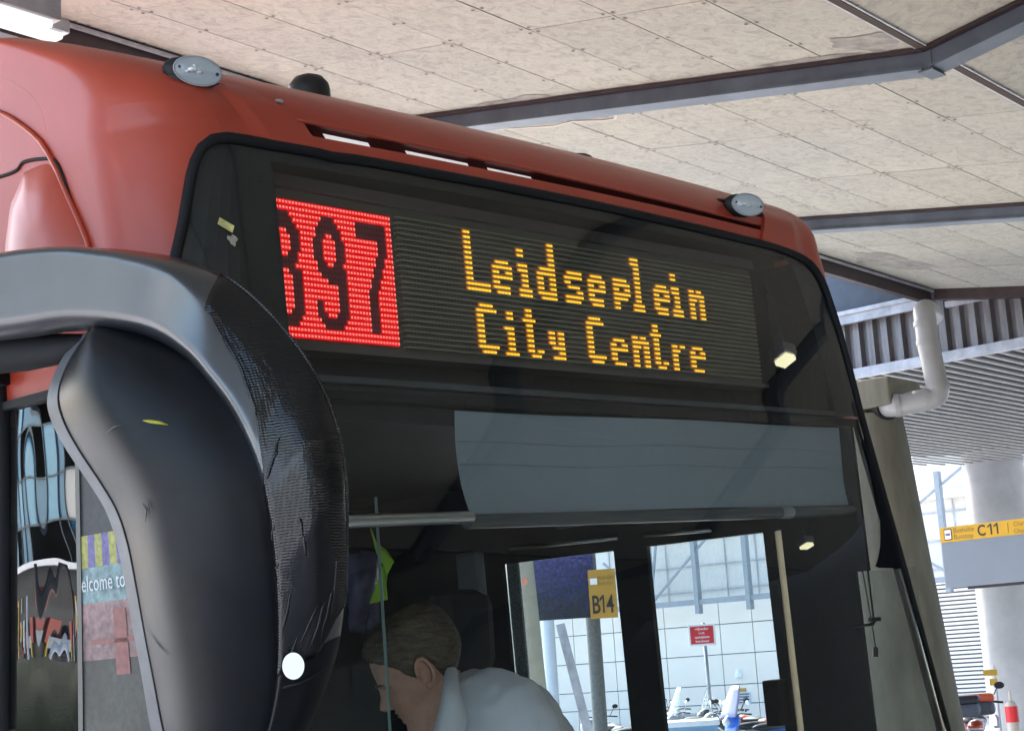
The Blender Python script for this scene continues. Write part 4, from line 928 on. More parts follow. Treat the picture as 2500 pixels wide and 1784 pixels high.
# hair: fringe line at the front, short sides, clipped nape
hr = MB(); rows = []
HU = np.concatenate([np.linspace(.136, .10, 14), np.linspace(.096, -.075, 60)])
def hairline(a):
    aa = abs(a)
    return np.interp(aa, [0, .35, .75, 1.05, 1.25, 1.42, 1.55, 1.75, 1.95, 2.3, 3.15], [.078, .080, .066, .045, .012, -.012, .024, .030, -.02, -.052, -.062])
for a in np.linspace(-math.pi, math.pi, 193):
    hl_ = hairline(a) + .002 * math.sin(a * 23) + .0012 * math.sin(a * 61); row = []
    for k in np.linspace(0, 1, 44):
        u = .137 + (hl_ - .137) * k ** 1.05; n_ = .3 * (math.sin(a * 31 + 14 * k) * math.sin(a * 19 - 11 * k + 3) + .6 * math.sin(a * 83 + 25 * k))
        th = (.009 + .006 * math.exp(-((u - .10) / .04) ** 2) * (1 if abs(a) < 1.6 else .6) + .0035 * n_) * min(1, (1 - k) * 7 + .10)
        row.append(head_pt(min(u, .1359), a, th))
    rows.append(row)
hr.grid(rows, flip=True); hr.build('hair', hairm, person, smooth=True)
# eyebrow and eyelid line on the visible side
for sg in (-1, 1): bw = MB(); bw.tube([head_pt(.014 + .005 * math.sin(k * 3), sg * lerp(.22, .66, k), .003) for k in np.linspace(0, 1, 8)], [.002, .0035, .004, .004, .0038, .003, .0024, .001], 6); bw.build('eyebrow', hairm, person, smooth=True)
# shirt: one skinned surface from the hips to the cuffs
def px3(x, y, d): return ray((x, y)) * d
SK = [(px3(1335, 2250, 4.12), .20), (px3(1280, 2010, 4.12), .20), (px3(1222, 1850, 4.08), .19), (px3(1162, 1768, 4.04), .13), (px3(1142, 1716, 4.05), .075),
      (px3(1248, 1752, 3.93), .098), (px3(1322, 1900, 3.86), .075), (px3(1265, 2060, 3.72), .058), (px3(1120, 2075, 3.66), .050),
      (px3(1105, 1765, 4.22), .095), (px3(1080, 1930, 4.30), .07), (px3(1010, 2050, 4.22), .052)]
sh_b = MB()
def limb(*ids, n=10):
    P = smooth_path([SK[i][0] for i in ids], n * len(ids)); r_ = np.interp(np.linspace(0, 1, len(P)), np.linspace(0, 1, len(ids)), [SK[i][1] for i in ids])
    sh_b.tube(P, list(r_), 20)
    for i in (ids[0], ids[-1]): sh_b.ell(SK[i][0], (SK[i][1],) * 3)
limb(0, 1, 2, 3, 4); limb(3, 5, 6, 7, 8); limb(3, 9, 10, 11); sh_b.ell(SK[5][0], (.1, .1, .1)); sh_b.ell(lerp(SK[2][0], SK[5][0], .5), (.16, .14, .15))
sh = sh_b.build('shirt', shirt, person, smooth=True)
q = sh.modifiers.new('remesh', 'REMESH'); q.mode = 'VOXEL'; q.voxel_size = .012; q.use_smooth_shade = True
q = sh.modifiers.new('smooth', 'SMOOTH'); q.iterations = 12; q.factor = .6
ftx = bpy.data.textures.new('folds', 'CLOUDS'); ftx.noise_scale = .075; ftx.noise_depth = 2
q = sh.modifiers.new('folds', 'DISPLACE'); q.texture = ftx; q.strength = .024; q.mid_level = .5
# collar, shoulder seam, hands
co = MB()
ci = smooth_path([px3(x, y, d) for x, y, d in ((1096, 1628, 4.02), (1088, 1642, 3.93), (1082, 1690, 3.86), (1072, 1740, 3.84), (1056, 1800, 3.83))], 16)
cm = smooth_path([px3(x, y, d) for x, y, d in ((1110, 1628, 4.03), (1102, 1640, 3.92), (1099, 1690, 3.845), (1092, 1745, 3.825), (1078, 1805, 3.815))], 16)
cq = smooth_path([px3(x, y, d) for x, y, d in ((1114, 1640, 4.03), (1116, 1660, 3.92), (1126, 1705, 3.855), (1140, 1765, 3.83), (1118, 1806, 3.81))], 16)
co.grid([[a_, b_, c_2] for a_, b_, c_2 in zip(ci, cm, cq)]); co.build('collar', shirt, sh, smooth=True, solid=.004)
sm_ = MB()
for pts in (((1128, 1668), (1190, 1655), (1246, 1668)), ((1246, 1665), (1222, 1720), (1212, 1784))): sm_.tube([px3(x, y, 3.868 - .012 * i) for i, (x, y) in enumerate(pts)], .002, 6)
for i_, j_ in ((8, 7), (11, 10)):
    hd = MB()
    w0, w1 = SK[i_][0], SK[i_][0] + (SK[i_][0] - SK[j_][0]) / np.linalg.norm(SK[i_][0] - SK[j_][0]) * .10
    d_ = (w1 - w0) / .10; sd_ = np.cross(d_, (0, 0, 1.)); sd_ /= np.linalg.norm(sd_)
    hd.tube([w0, lerp(w0, w1, .5), w1], [.028, .036, .032], 12)
    for k, L_ in enumerate((.066, .078, .074, .058)):
        p0 = w1 + sd_ * (k - 1.5) * .019; hd.tube([p0, p0 + d_ * L_ * .5 - CU * .01, p0 + d_ * L_ * .8 - CU * .03], [.0095, .0088, .007], 8)
    p0 = lerp(w0, w1, .4) + sd_ * .03; hd.tube([p0, p0 + sd_ * .025 + d_ * .03, p0 + sd_ * .03 + d_ * .06], [.012, .011, .008], 8); hd.build('hand', skin, person, smooth=True)
# seat with headrest behind him
seat = MB(); sc0 = px3(1190, 1560, 4.55)
def rbox(mb, c, w, d, h): mb.obox(c, ((1, 0, 0), (0, 1, 0), (0, 0, 1)), (w / 2, d / 2, h / 2))
rbox(seat, px3(1120, 1545, 4.62), .24, .10, .24); rbox(seat, px3(1130, 1880, 4.66), .30, .14, .58); rbox(seat, px3(1210, 2160, 4.45), .42, .5, .14)
def w2b(p): return np.array([p @ BX, p[1], p @ BZ])
seat.v = [tuple(w2b(np.array(v))) for v in seat.v]
seat.build('driver_seat', mat('seat_cloth', (.02, .024, .026), .85, var=.2), bus, bevel=.05)
# plexiglass screen with its bright edge, hi-vis vest and clear bag hanging beside it
sg_ = [px3(*DD(835, 1105), 3.80), px3(*DD(865, 1590), 3.80)]; low = sg_[1] + (sg_[1] - sg_[0]) * .5
scr = thing('plexiglass_screen', 'clear plexiglass screen with pale green edge beside the driver', 'screen', low)
ed = MB(); ed.beam(sg_[0], low, .006, .012, up=tuple(CF)); ed.build('polished_edge', mat('green_glass_edge', (.20, .33, .28), .3), scr)
side_ = -CR * .20 + CF * .06
pn = MB(); pn.add([sg_[0], low, low + side_, sg_[0] + side_], [(0, 1, 2, 3)]); pn.build('clear_panel', glass_mat('plexiglass', (.95, .97, .97), .3), scr)
vp_ = [DD(*p) for p in ((824, 1172), (838, 1205), (858, 1222), (876, 1247), (862, 1275), (858, 1300), (862, 1330), (823, 1338), (840, 1290), (852, 1252), (838, 1225))]
vest = MB(); dv = 4.15; n_ = -CF
vest.poly([px3(x, y, dv) + n_ * .01 * math.sin(i * 2.1) for i, (x, y) in enumerate(vp_)], n_, .018)
vo = vest.build('safety_vest', hivis, None, base=px3(*DD(850, 1250), dv)); tag(vo, 'yellow-green hi-vis vest hanging beside the driver', 'vest')
bgp = [DD(*p) for p in ((782, 1232), (826, 1228), (832, 1300), (838, 1395), (790, 1402), (778, 1330))]
bg_ = MB(); G = []
for k in np.linspace(0, 1, 9):
    a = lerp(px3(*bgp[0], 4.3), px3(*bgp[4], 4.3), k); q = lerp(px3(*bgp[1], 4.3), px3(*bgp[3], 4.3), k)
    G.append([lerp(a, q, t) - CF * (.05 * math.sin(math.pi * t) * math.sin(math.pi * min(1, k + .1)) + .008 * math.sin(9 * t + 7 * k)) for t in np.linspace(0, 1, 10)])
bg_.grid(G); bo = bg_.build('plastic_bag', mat('violet_bag', (.10, .09, .16), .25, var=.5, vscale=12), None, base=px3(*bgp[0], 4.3), smooth=True, solid=.02); tag(bo, 'violet plastic bag hanging beside the hi-vis vest behind the mirror', 'bag')

# ================================================================== BEYOND THE BUS
by_ = R_(-35.6); BD = M @ np.array([math.cos(by_), math.sin(by_), 0]); BN = np.array([BD[1], -BD[0], 0])
FD = -38.9; FQ = ray((1700, 1600)); FQ = FQ * (FD / (BN @ FQ)); FQ = np.array([FQ[0], FQ[1], 0])
def fp(t, z, out=0.0): return FQ + BD * t + np.array([0, 0, z]) + BN * out     # t along the facade, z above the eye, out towards us
fac = thing('airport_building', 'long white panelled building with mesh screen and steel frame above', 'building', fp(0, -EYE))
def fbox(mb, t0, t1, z0, z1, o0, o1): mb.obox(fp((t0 + t1) / 2, (z0 + z1) / 2, (o0 + o1) / 2), (BD, (0, 0, 1), BN), ((t1 - t0) / 2, (z1 - z0) / 2, (o1 - o0) / 2))
tv = [-24 + 2.52 * k for k in range(10)] ; tv = [t for t in tv if t < -3] + [-5.07, -2.52, -.90, .77, 1.73, 3.4, 5.0, 6.6]
zv = [-1.65, -.98, -.495, .285, 1.06, 1.64]
pw, sm = MB(), MB()
tv = sorted(set(tv))
for a, q in zip(tv, tv[1:]):
    if q > 6.7: break
    for z0_, z1_ in zip(zv, zv[1:]): fbox(pw, a + .012, q - .012, z0_ + .012, z1_ - .012, -.05, 0)
pw.build('wall_panels', facade, fac)
fbox(sm, -26, 16, -EYE, 1.6, -.3, -.035); sm.build('wall', seam, fac)
ms = MB(); fbox(ms, -26, 6.5, 1.65, 3.6, -.1, -.04); fbox(ms, 6.5, 16, 1.65, 5.2, -.1, -.04); ms.build('mesh_screen', meshm, fac)
for zz_ in (1.95, 2.62, 3.3):
    rl = MB(); fbox(rl, -26, 16, zz_ - .015, zz_ + .015, -.02, .01); rl.build('mesh_rail', galv, fac)
mul_ = MB()
for t in np.arange(-25, 16, .9): fbox(mul_, t - .012, t + .012, 1.66, 3.6, -.02, .005)
mul_.build('mesh_battens', galv, fac)
sw = MB(); z = -EYE
while z < 1.5: fbox(sw, 6.62, 16, z, z + .062, -.03, .05); z += .098
sw.build('louvre_wall', slatw, fac)
rf_ = MB(); fbox(rf_, -26, 16, 3.6, 3.8, -6, .3); rf_.build('roof', facade, fac)
trs = mat('truss_grey', (.26, .285, .30), .5, var=.1)
truss = thing('steel_truss', 'grey steel truss frame in front of the white building', 'truss', fp(0, -EYE, .8))
tb_ = MB(); fbox(tb_, -20, 16, 1.58, 1.72, .7, .82); tb_.build('bottom_chord', trs, truss)
for t in (-10.5, -5.6, -.82, .63, 2.12, 7.4, 12):
    q = MB(); fbox(q, t - .06 - (.04 if t == -.82 else 0), t + .06 + (.04 if t == -.82 else 0), 1.35, 4.2, .66, .86); q.build('post', trs, truss)
for (a, za, c, zc) in ((-.80, 1.72, -.45, 3.6), (-.80, 1.70, 1.0, 3.25), (-.85, 1.75, -2.2, 2.9), (6.4, 3.2, 8.6, 4.6), (6.5, 2.4, 8.5, 1.1)):
    q = MB(); q.beam(fp(a, za, .75), fp(c, zc, .75), .055, .055); q.build('brace', trs, truss)
wl = MB(); wl.lathe(fp(1.21, -.32, .0), [(.10, 0), (.10, .10), (.07, .18), (.01, .21)], 16); lo = wl.build('wall_lamp', white_p, None, base=fp(1.21, -.3)); tag(lo, 'small white lamp fixed to the panelled building above the vent', 'lamp')
vt = thing('wall_vent', 'white slatted vent low on the panelled building', 'vent', fp(1.27, -.95))
q = MB(); fbox(q, 1.04, 1.50, -1.0, -.70, .0, .03); q.build('frame', whitesteel, vt)
q = MB()
for k in range(4): fbox(q, 1.07, 1.47, -.97 + .07 * k, -.94 + .07 * k, .03, .05)
q.build('slats', steelgrey, vt)
q = MB(); fbox(q, 1.13, 1.39, -.69, -.60, .0, .02); o_ = q.build('wall_plate', ochre, None, base=fp(1.26, -.65)); tag(o_, 'small ochre plate on the wall above the slatted vent', 'sign')
# pale round column on the right
pc = w_dist((2425, 1150), 31)
q = MB(); q.lathe((pc[0], pc[1], -EYE), [(.545, 0), (.535, 3.2), (.52, 6.2), (.51, 7)], 32); o_ = q.build('pale_column', concw, None, base=(pc[0], pc[1], -EYE), smooth=True); tag(o_, 'smooth pale column standing behind the hanging stop sign', 'column')

# hanging stop sign
SDst = 15.5
sA, sB = w_dist(G2(912, 474), SDst), None
sy_ = R_(-42.0); SDIR = M @ np.array([math.cos(sy_), math.sin(sy_), 0]); SN = np.array([SDIR[1], -SDIR[0], 0]); 
def sp(p): d = ray(p); return d * ((SN @ sA) / (SN @ d))
O_ = sp(G2(912, 474)); Ob = sp(G2(955, 815)); sh_ = O_[2] - Ob[2]; Yb = sp(G2(925, 560)); yh = O_[2] - Yb[2]
stop = thing('bus_stop_sign', 'hanging stop sign reading C11 with yellow band over grey panel', 'sign', O_)
SW = 1.75
def spt(x, z, out=0): return O_ + SDIR * x + np.array([0, 0, z]) + SN * out
q = MB(); q.obox(spt(SW / 2, -sh_ / 2, -.03), (SDIR, (0, 0, 1), SN), (SW / 2, sh_ / 2, .03)); q.build('panel', signgrey, stop, bevel=.006)
q = MB(); q.obox(spt(SW / 2, -yh / 2, .003), (SDIR, (0, 0, 1), SN), (SW / 2 - .004, yh / 2 - .002, .003)); q.build('yellow_band', yellow_p, stop)
q = MB(); q.obox(spt(SW / 2 + .1, -sh_ - .012, -.05), (SDIR, (0, 0, 1), SN), (SW / 2 - .1, .012, .03)); q.build('under_rail', dark, stop)
q = MB(); q.obox(spt(SW - .3, .9, -.03), (SDIR, (0, 0, 1), SN), (.02, .9, .02)); q.build('hanger', steelgrey, stop)
th_ = yh
def st_(body, x, z, size, bold=0, sx=1): return text_part(body, 'lettering', ink, stop, spt(x, z, .0075), SDIR, (0, 0, 1), size, bold=bold, sx=sx)
def digit_one(par, at_, o_, h_, w_):          # a 1 with its flag
    q = MB(); q.add([at_(o_ + w_ * .55, 0), at_(o_ + w_ * .85, 0), at_(o_ + w_ * .85, h_), at_(o_ + w_ * .58, h_), at_(o_ + w_ * .02, h_ * .80), at_(o_ + w_ * .02, h_ * .64), at_(o_ + w_ * .55, h_ * .80)], [(0, 1, 2, 3, 6), (3, 4, 5, 6)]); return q.build('lettering', ink, par)
st_('C', .365, -th_ * .80, th_ * .98, .02, .86)
for o_ in (.365 + th_ * .72, .365 + th_ * 1.16): digit_one(stop, lambda x, z: spt(x, -th_ * .80 + z, .0075), o_, th_ * .69, th_ * .36)
dimink = mat('faded_lettering', (.22, .15, .03), .6)
text_part('Bushalte', 'lettering', dimink, stop, spt(.135, -th_ * .44, .0075), SDIR, (0, 0, 1), th_ * .46, sx=.95); text_part('Busstop', 'lettering', dimink, stop, spt(.135, -th_ * .86, .0075), SDIR, (0, 0, 1), th_ * .46, sx=.95)
text_part('Chart', 'lettering', dimink, stop, spt(.705, -th_ * .44, .0075), SDIR, (0, 0, 1), th_ * .40, sx=.95); text_part('Chart', 'lettering', dimink, stop, spt(.705, -th_ * .88, .0075), SDIR, (0, 0, 1), th_ * .40, sx=.95)
q = MB(); q.obox(spt(.655, -th_ * .5, .007), (SDIR, (0, 0, 1), SN), (.003, th_ * .3, .001)); q.build('divider', dimink, stop)
q = MB(); q.obox(spt(.082, -th_ * .5, .008), (SDIR, (0, 0, 1), SN), (.036, th_ * .36, .002)); pg = q.build('pictogram', ink, stop)
q = MB(); q.obox(spt(.082, -th_ * .5, .0105), (SDIR, (0, 0, 1), SN), (.030, th_ * .30, .001)); q.build('pictogram_field', white_p, pg)
q = MB(); q.obox(spt(.082, -th_ * .5, .0125), (SDIR, (0, 0, 1), SN), (.022, th_ * .07, .001)); q.build('pictogram_bus', steelgrey, pg)

# red sign on a leaning pole
RDst = 30; ra, rb2 = w_dist(G1(1555, 783), RDst), w_dist(G1(1770, 772), RDst); rlow = w_dist(G1(1560, 955), RDst)
rx = rb2 - ra; rw = np.linalg.norm(rx[:2]); rx = np.array([rx[0], rx[1], 0]) / rw; rn = np.array([rx[1], -rx[0], 0]); rh = ra[2] - rlow[2]
rs = thing('red_sign', 'red and white keep-clear sign on a thin grey pole', 'sign', w_dist(G1(1690, 955), RDst) * np.array([1, 1, 0]) + np.array([0, 0, -EYE]))
rc_ = ra + rx * rw / 2 + np.array([0, 0, -rh / 2])
q = MB(); q.obox(rc_, (rx, (0, 0, 1), rn), (rw / 2, rh / 2, .006)); q.build('border', white_p, rs, bevel=.01)
q = MB(); q.obox(rc_ + rn * .008, (rx, (0, 0, 1), rn), (rw / 2 - .035, rh / 2 - .035, .003)); q.build('plate', redsign, rs)
for k, tx_ in enumerate(('vrijhouden', 'i.v.m.', 'opstelplaats', 'brandweer')):
    text_part(tx_, 'lettering', white_p, rs, rc_ + rn * .0125 + np.array([0, 0, rh * (.235 - .19 * k)]), rx, (0, 0, 1), rh * .165, align='CENTER', sx=.88, bold=.01)
q = MB(); pt_, pb_2 = w_dist(G1(1678, 765), RDst) - rn * .03, w_dist(G1(1762, 1700), RDst) - rn * .03; q.tube([pt_, lerp(pt_, pb_2, 1.15)], .032, 12); q.build('pole', galv, rs, smooth=True)

# steel props, stop B14 with its blue panel and cream column seen through the driver's window
PDst = 20.0
def pp_(x, y, d=PDst): return w_dist(G1(x, y), d)
def vert_post(name, label, cat, x, ytop, w_px, d, m, n=16, taper=1.0):
    tp = pp_(x, ytop, d); r = w_px * .3078 / 4100 * d * .98 / 2
    q = MB(); q.lathe((tp[0], tp[1], -EYE), [(r * taper, 0), (r, tp[2] + EYE)], n); o = q.build(name, m, None, base=(tp[0], tp[1], -EYE), smooth=True, auto=50); tag(o, label, cat); return o
bw_ = vert_post('steel_prop', 'thick white round steel prop with two small dark diamonds', 'post', 445, 745, 104, 24, whitesteel)
vert_post('steel_prop', 'thin grey round prop beside the thick white one', 'post', 320, 760, 46, 26, galv)
vert_post('steel_prop', 'thick dark round post holding the blue panel', 'post', 765, 200, 118, PDst, mat('dark_post', (.12, .13, .13), .5, var=.3, vscale=25))
q = MB()
for y in (1445, 1483): q.poly([pp_(x, yy_, 23.83) for x, yy_ in ((485, y - 16), (497, y), (485, y + 16), (473, y))], -CF * np.array([1, 1, 0]), .004)
q.build('diamond_mark', ink, bw_)
for (a, c, w, lb) in (((545, 775), (760, 1600), .13, 'long grey diagonal brace leaning between the white prop and dark post'), ((455, 1230), (415, 1640), .09, 'short grey diagonal brace crossing behind the foot of the white prop')):
    q = MB(); A_, B_ = pp_(*a, 24.6), pp_(*c, 24.6); q.beam(A_, A_ + (B_ - A_) * 1.1, w, w); o_ = q.build('diagonal_brace', galv, None, base=A_); tag(o_, lb, 'brace')
ct_ = pp_(215, 200, 18)
q = MB(); q.lathe((ct_[0], ct_[1], -EYE), [(.30, 0), (.20, 1.6), (.155, ct_[2] + EYE - .3), (.12, ct_[2] + EYE + .8)], 28); o_ = q.build('concrete_column', mat('cream_concrete', (.40, .40, .33), .85, var=.12, vscale=4), None, base=(ct_[0], ct_[1], -EYE), smooth=True); tag(o_, 'slim cream concrete column left of the blue panel', 'column')
BA, BB = pp_(265, 240, PDst - .3), pp_(800, 240, PDst - .3); bx = (BB - BA) * np.array([1, 1, 0]); bl = np.linalg.norm(bx); bx /= bl; bn = np.array([bx[1], -bx[0], 0]); bzl = pp_(500, 742, PDst - .3)[2]
blue = bpy.data.materials.new('blue_screen_glass'); blue.use_nodes = True; nt = blue.node_tree; b = nt.nodes['Principled BSDF']; b.inputs['Roughness'].default_value = .25
tc = nt.nodes.new('ShaderNodeTexCoord'); n1 = nt.nodes.new('ShaderNodeTexNoise'); n1.inputs['Scale'].default_value = 26; n1.inputs['Detail'].default_value = 8; n1.inputs['Roughness'].default_value = .75; nt.links.new(tc.outputs['Object'], n1.inputs[0])
sp_ = nt.nodes.new('ShaderNodeSeparateXYZ'); nt.links.new(tc.outputs['Object'], sp_.inputs[0])
a1 = nt.nodes.new('ShaderNodeMath'); a1.operation = 'MULTIPLY_ADD'; a1.inputs[1].default_value = .30; nt.links.new(sp_.outputs['Z'], a1.inputs[0]); nt.links.new(n1.outputs[0], a1.inputs[2])
r1 = nt.nodes.new('ShaderNodeValToRGB'); e = r1.color_ramp.elements; e[0].position = .40; e[0].color = (.012, .020, .026, 1); e[1].position = .86; e[1].color = (.10, .11, .26, 1); k_ = e.new(.56); k_.color = (.022, .032, .05, 1); k_ = e.new(.70); k_.color = (.035, .04, .16, 1)
nt.links.new(a1.outputs[0], r1.inputs[0]); nt.links.new(r1.outputs[0], b.inputs['Base Color'])
bs = thing('blue_information_panel', 'dark blue speckled panel beside the ochre B14 sign', 'panel', np.array([BA[0], BA[1], bzl]))
q = MB(); q.obox((BA + bx * bl / 2) * np.array([1, 1, 0]) + np.array([0, 0, bzl + .75]), (bx, (0, 0, 1), bn), (bl / 2, .75, .05)); q.build('panel', blue, bs)
b14 = [pp_(*p, PDst - .6) for p in ((815, 345), (1010, 350), (1010, 740), (788, 735))]
ox = (b14[1] - b14[0]) * np.array([1, 1, 0]); ow = np.linalg.norm(ox) * 1.12; ox /= np.linalg.norm(ox); on = np.array([ox[1], -ox[0], 0]); oh = b14[0][2] - b14[3][2]; OO = b14[3]
bsn = thing('stop_flag', 'ochre stop flag reading B14 behind the driver window', 'sign', OO)
def ot(x, z, out=0): return OO + ox * x + np.array([0, 0, z]) + on * out
q = MB(); q.obox(ot(ow / 2, oh / 2, -.02), (ox, (0, 0, 1), on), (ow / 2, oh / 2, .02)); q.build('plate', ochre, bsn)
text_part('B', 'lettering', ink, bsn, ot(.02, oh * .11, .003), ox, (0, 0, 1), oh * .52, bold=.015, sx=.62); text_part('4', 'lettering', ink, bsn, ot(ow * .60, oh * .11, .003), ox, (0, 0, 1), oh * .52, bold=.015, sx=.62)
digit_one(bsn, lambda x, z: ot(x, oh * .11 + z, .003), ow * .36, oh * .365, ow * .20)
q = MB(); q.obox(ot(.06, oh * .76, .003), (ox, (0, 0, 1), on), (.04, .035, .002)); q.build('pictogram', white_p, bsn)
text_part('Bushalte', 'lettering', dimink, bsn, ot(.11, oh * .79, .003), ox, (0, 0, 1), oh * .12, sx=.8); text_part('Busstop', 'lettering', dimink, bsn, ot(.11, oh * .68, .003), ox, (0, 0, 1), oh * .12, sx=.8)
oc = b_at(G1(262, 438), 0, XW + .02); q = MB(); q.disc(oc, (-1, 0, 0), .014, 18, x=(0, 1, 0), sx=.85); pk = mat('pink_sticker', (.75, .33, .26), .5); nt = pk.node_tree; tl = nt.nodes.new('ShaderNodeBsdfTranslucent'); tl.inputs[0].default_value = (.75, .30, .22, 1); nt.links.new(tl.outputs[0], nt.nodes['Material Output'].inputs[0])
q.build('pink_sticker', pk, bus)

# ================================================================== MOTORCYCLES
def make_bike(name, label, pos, head, paint, screen=None, case=None, scale=.88, scooter=False):
    t = thing(name, label, 'scooter' if scooter else 'motorcycle', pos, 'motorcycles and scooters parked by the white building', rot=head)
    b0 = np.asarray(pos, float); mt = MB
    def B(mb, nm, m, par=t, **k):
        mb.v = [tuple(np.array(v) * scale + b0) for v in mb.v]; return mb.build(nm, m, par, **k)
    wr_ = .24 if scooter else .31
    for x in (-.68, .70):
        q = mt(); q.loop_tube([(x + (wr_ - .05) * math.cos(a), 0, wr_ + (wr_ - .05) * math.sin(a)) for a in np.linspace(0, 2 * math.pi, 25)[:-1]], .055, 8); w = B(q, 'wheel', rubber, smooth=True)
        q = mt(); q.lathe((x, -.03, wr_), [(.02, 0), (wr_ - .09, 0), (wr_ - .09, .06), (.02, .06)], 16, axis=(0, 1, 0)); B(q, 'rim', galv, w)
    q = mt(); q.tube([(.70, .09, wr_), (.52, .09, .72), (.46, .09, .88)], .022, 8); q.tube([(.70, -.09, wr_), (.52, -.09, .72), (.46, -.09, .88)], .022, 8); B(q, 'front_fork', galv, smooth=True)
    if scooter:
        q = mt(); q.grid([[(.62 - .10 * z, y, .30 + .65 * z) for y in np.linspace(-.22 + .05 * z, .22 - .05 * z, 7)] for z in np.linspace(0, 1, 6)]); q.ell((.50, 0, .88), (.16, .15, .14)); B(q, 'front_shield', paint, smooth=True, solid=.03)
        q = mt(); q.ell((-.45, 0, .52), (.42, .17, .20)); q.box((-.1, -.14, .24), (.55, .14, .30)); B(q, 'body', paint, smooth=True)
        q = mt(); q.ell((-.35, 0, .72), (.42, .14, .08)); B(q, 'seat', dark, smooth=True)
    else:
        q = mt(); q.ell((.12, 0, .78), (.30, .15, .14)); q.ell((.48, 0, .82), (.20, .17, .17)); q.ell((-.55, 0, .74), (.28, .11, .09)); B(q, 'body', paint, smooth=True)
        q = mt(); q.box((-.2, -.16, .28), (.32, .16, .60)); q.tube([(.3, .14, .4), (.2, .16, .22), (-.4, .18, .25), (-.8, .18, .38)], .045, 10); B(q, 'engine', galv, bevel=.03)
        q = mt(); q.ell((-.28, 0, .80), (.36, .14, .07)); B(q, 'seat', dark, smooth=True)
    q = mt(); q.tube([(.34, .38, .98), (.44, .2, 1.0), (.47, 0, .96), (.44, -.2, 1.0), (.34, -.38, .98)], .014, 8); hb_3 = B(q, 'handlebar', dark, smooth=True)
    for sg in (-1, 1):
        q = mt(); q.tube([(.42, .24 * sg, 1.0), (.40, .33 * sg, 1.16)], .007, 6); q.ell((.40, .36 * sg, 1.19), (.018, .065, .045)); B(q, 'mirror', white_p if scooter else dark, hb_3, smooth=True)
    q = mt(); q.ell((.64, 0, .86), (.06, .10, .08)); B(q, 'headlight', lens, smooth=True)
    if screen is not None:
        q = mt(); q.grid([[(.62 - .22 * z - .25 * abs(y) ** 1.5, y * (1 - .45 * z * z), .95 + .55 * z) for y in np.linspace(-.24, .24, 9)] for z in np.linspace(0, 1, 7)]); B(q, 'windscreen', screen, smooth=True, solid=.006)
    if case is not None:
        q = mt(); q.box((-.98, -.23, .88), (-.58, .23, 1.04)); tcs = B(q, 'top_case', mat('case_grey', (.10, .11, .14), .4), bevel=.05)
        q = mt(); q.box((-.99, -.235, 1.03), (-.57, .235, 1.13)); B(q, 'case_lid', case, tcs, bevel=.045)
        q = mt(); q.tube([(-.5, .22, .72), (-.95, .24, .74), (-1.0, .24, .84), (-.62, .24, .86)], .014, 8); q.tube([(-.5, -.22, .72), (-.95, -.24, .74), (-1.0, -.24, .84), (-.62, -.24, .86)], .014, 8); B(q, 'luggage_rack', whitesteel, smooth=True)
    return t
purple = mat('lilac_screen', (.42, .40, .58), .3)
clear_s = glass_mat('clear_screen', (.85, .9, .92), 1.2, dirt=.06)
P_ = lambda n, c: mat(n, c, .3, coat=.5)
def gpos(p, d): q = w_dist(p, d); return np.array([q[0], q[1], -EYE])
GREY, WHT, BLK, BLU, ORG = P_('bike_grey', (.12, .125, .135)), P_('bike_white', (.40, .41, .42)), P_('bike_black', (.03, .03, .035)), P_('bike_blue', (.02, .16, .70)), P_('bike_orange', (.75, .10, .03))
make_bike('motorcycle', 'orange motorcycle with grey top case near the pale column', gpos((2378, 1750), 22.0), R_(28), ORG, case=ORG, scale=1.0)
make_bike('motorcycle', 'dark grey motorcycle half hidden behind the bus corner pillar', gpos((2288, 1750), 21.5), R_(45), GREY, case=BLK, scale=1.0)
make_bike('scooter', 'blue scooter with tall violet windscreen beside the slatted vent', gpos(G1(2090, 1560), 28), R_(160), BLU, screen=purple, scooter=True)
make_bike('scooter', 'white scooter with tall clear windscreen by the red sign pole', gpos(G1(1640, 1540), 31), R_(150), WHT, screen=clear_s, scooter=True)
make_bike('scooter', 'grey scooter without windscreen beside the black motorcycle', gpos(G1(1370, 1540), 31), R_(120), GREY, scooter=True)
make_bike('motorcycle', 'black motorcycle between the grey scooter and the white scooter', gpos(G1(1510, 1540), 32), R_(100), BLK)
make_bike('motorcycle', 'dark grey motorcycle standing nearest to the red sign pole', gpos(G1(1830, 1560), 29.5), R_(10), GREY)
make_bike('scooter', 'white scooter between the dark motorcycle and the blue scooter', gpos(G1(1950, 1560), 29), R_(140), WHT, scooter=True)
make_bike('scooter', 'white scooter standing between the dark post and the window pillar', gpos(G1(985, 1590), 30), R_(130), WHT, scooter=True)
make_bike('motorcycle', 'dark motorcycle at the foot of the dark post', gpos(G1(920, 1590), 31), R_(60), BLK)
make_bike('motorcycle', 'black motorcycle partly behind the thick white prop', gpos(G1(420, 1610), 29), R_(80), BLK)
make_bike('scooter', 'black scooter with clear windscreen between the grey scooter and container', gpos(G1(1440, 1540), 33), R_(95), BLK, screen=clear_s, scooter=True)
make_bike('motorcycle', 'white motorcycle behind the white scooter with the tall clear windscreen', gpos(G1(1580, 1530), 34), R_(170), WHT)
make_bike('scooter', 'grey scooter squeezed in behind the dark grey motorcycle', gpos(G1(1890, 1540), 32), R_(110), GREY, screen=clear_s, scooter=True)
make_bike('motorcycle', 'orange-tanked motorcycle close to the blue scooter', gpos(G1(2010, 1560), 30), R_(70), ORG)
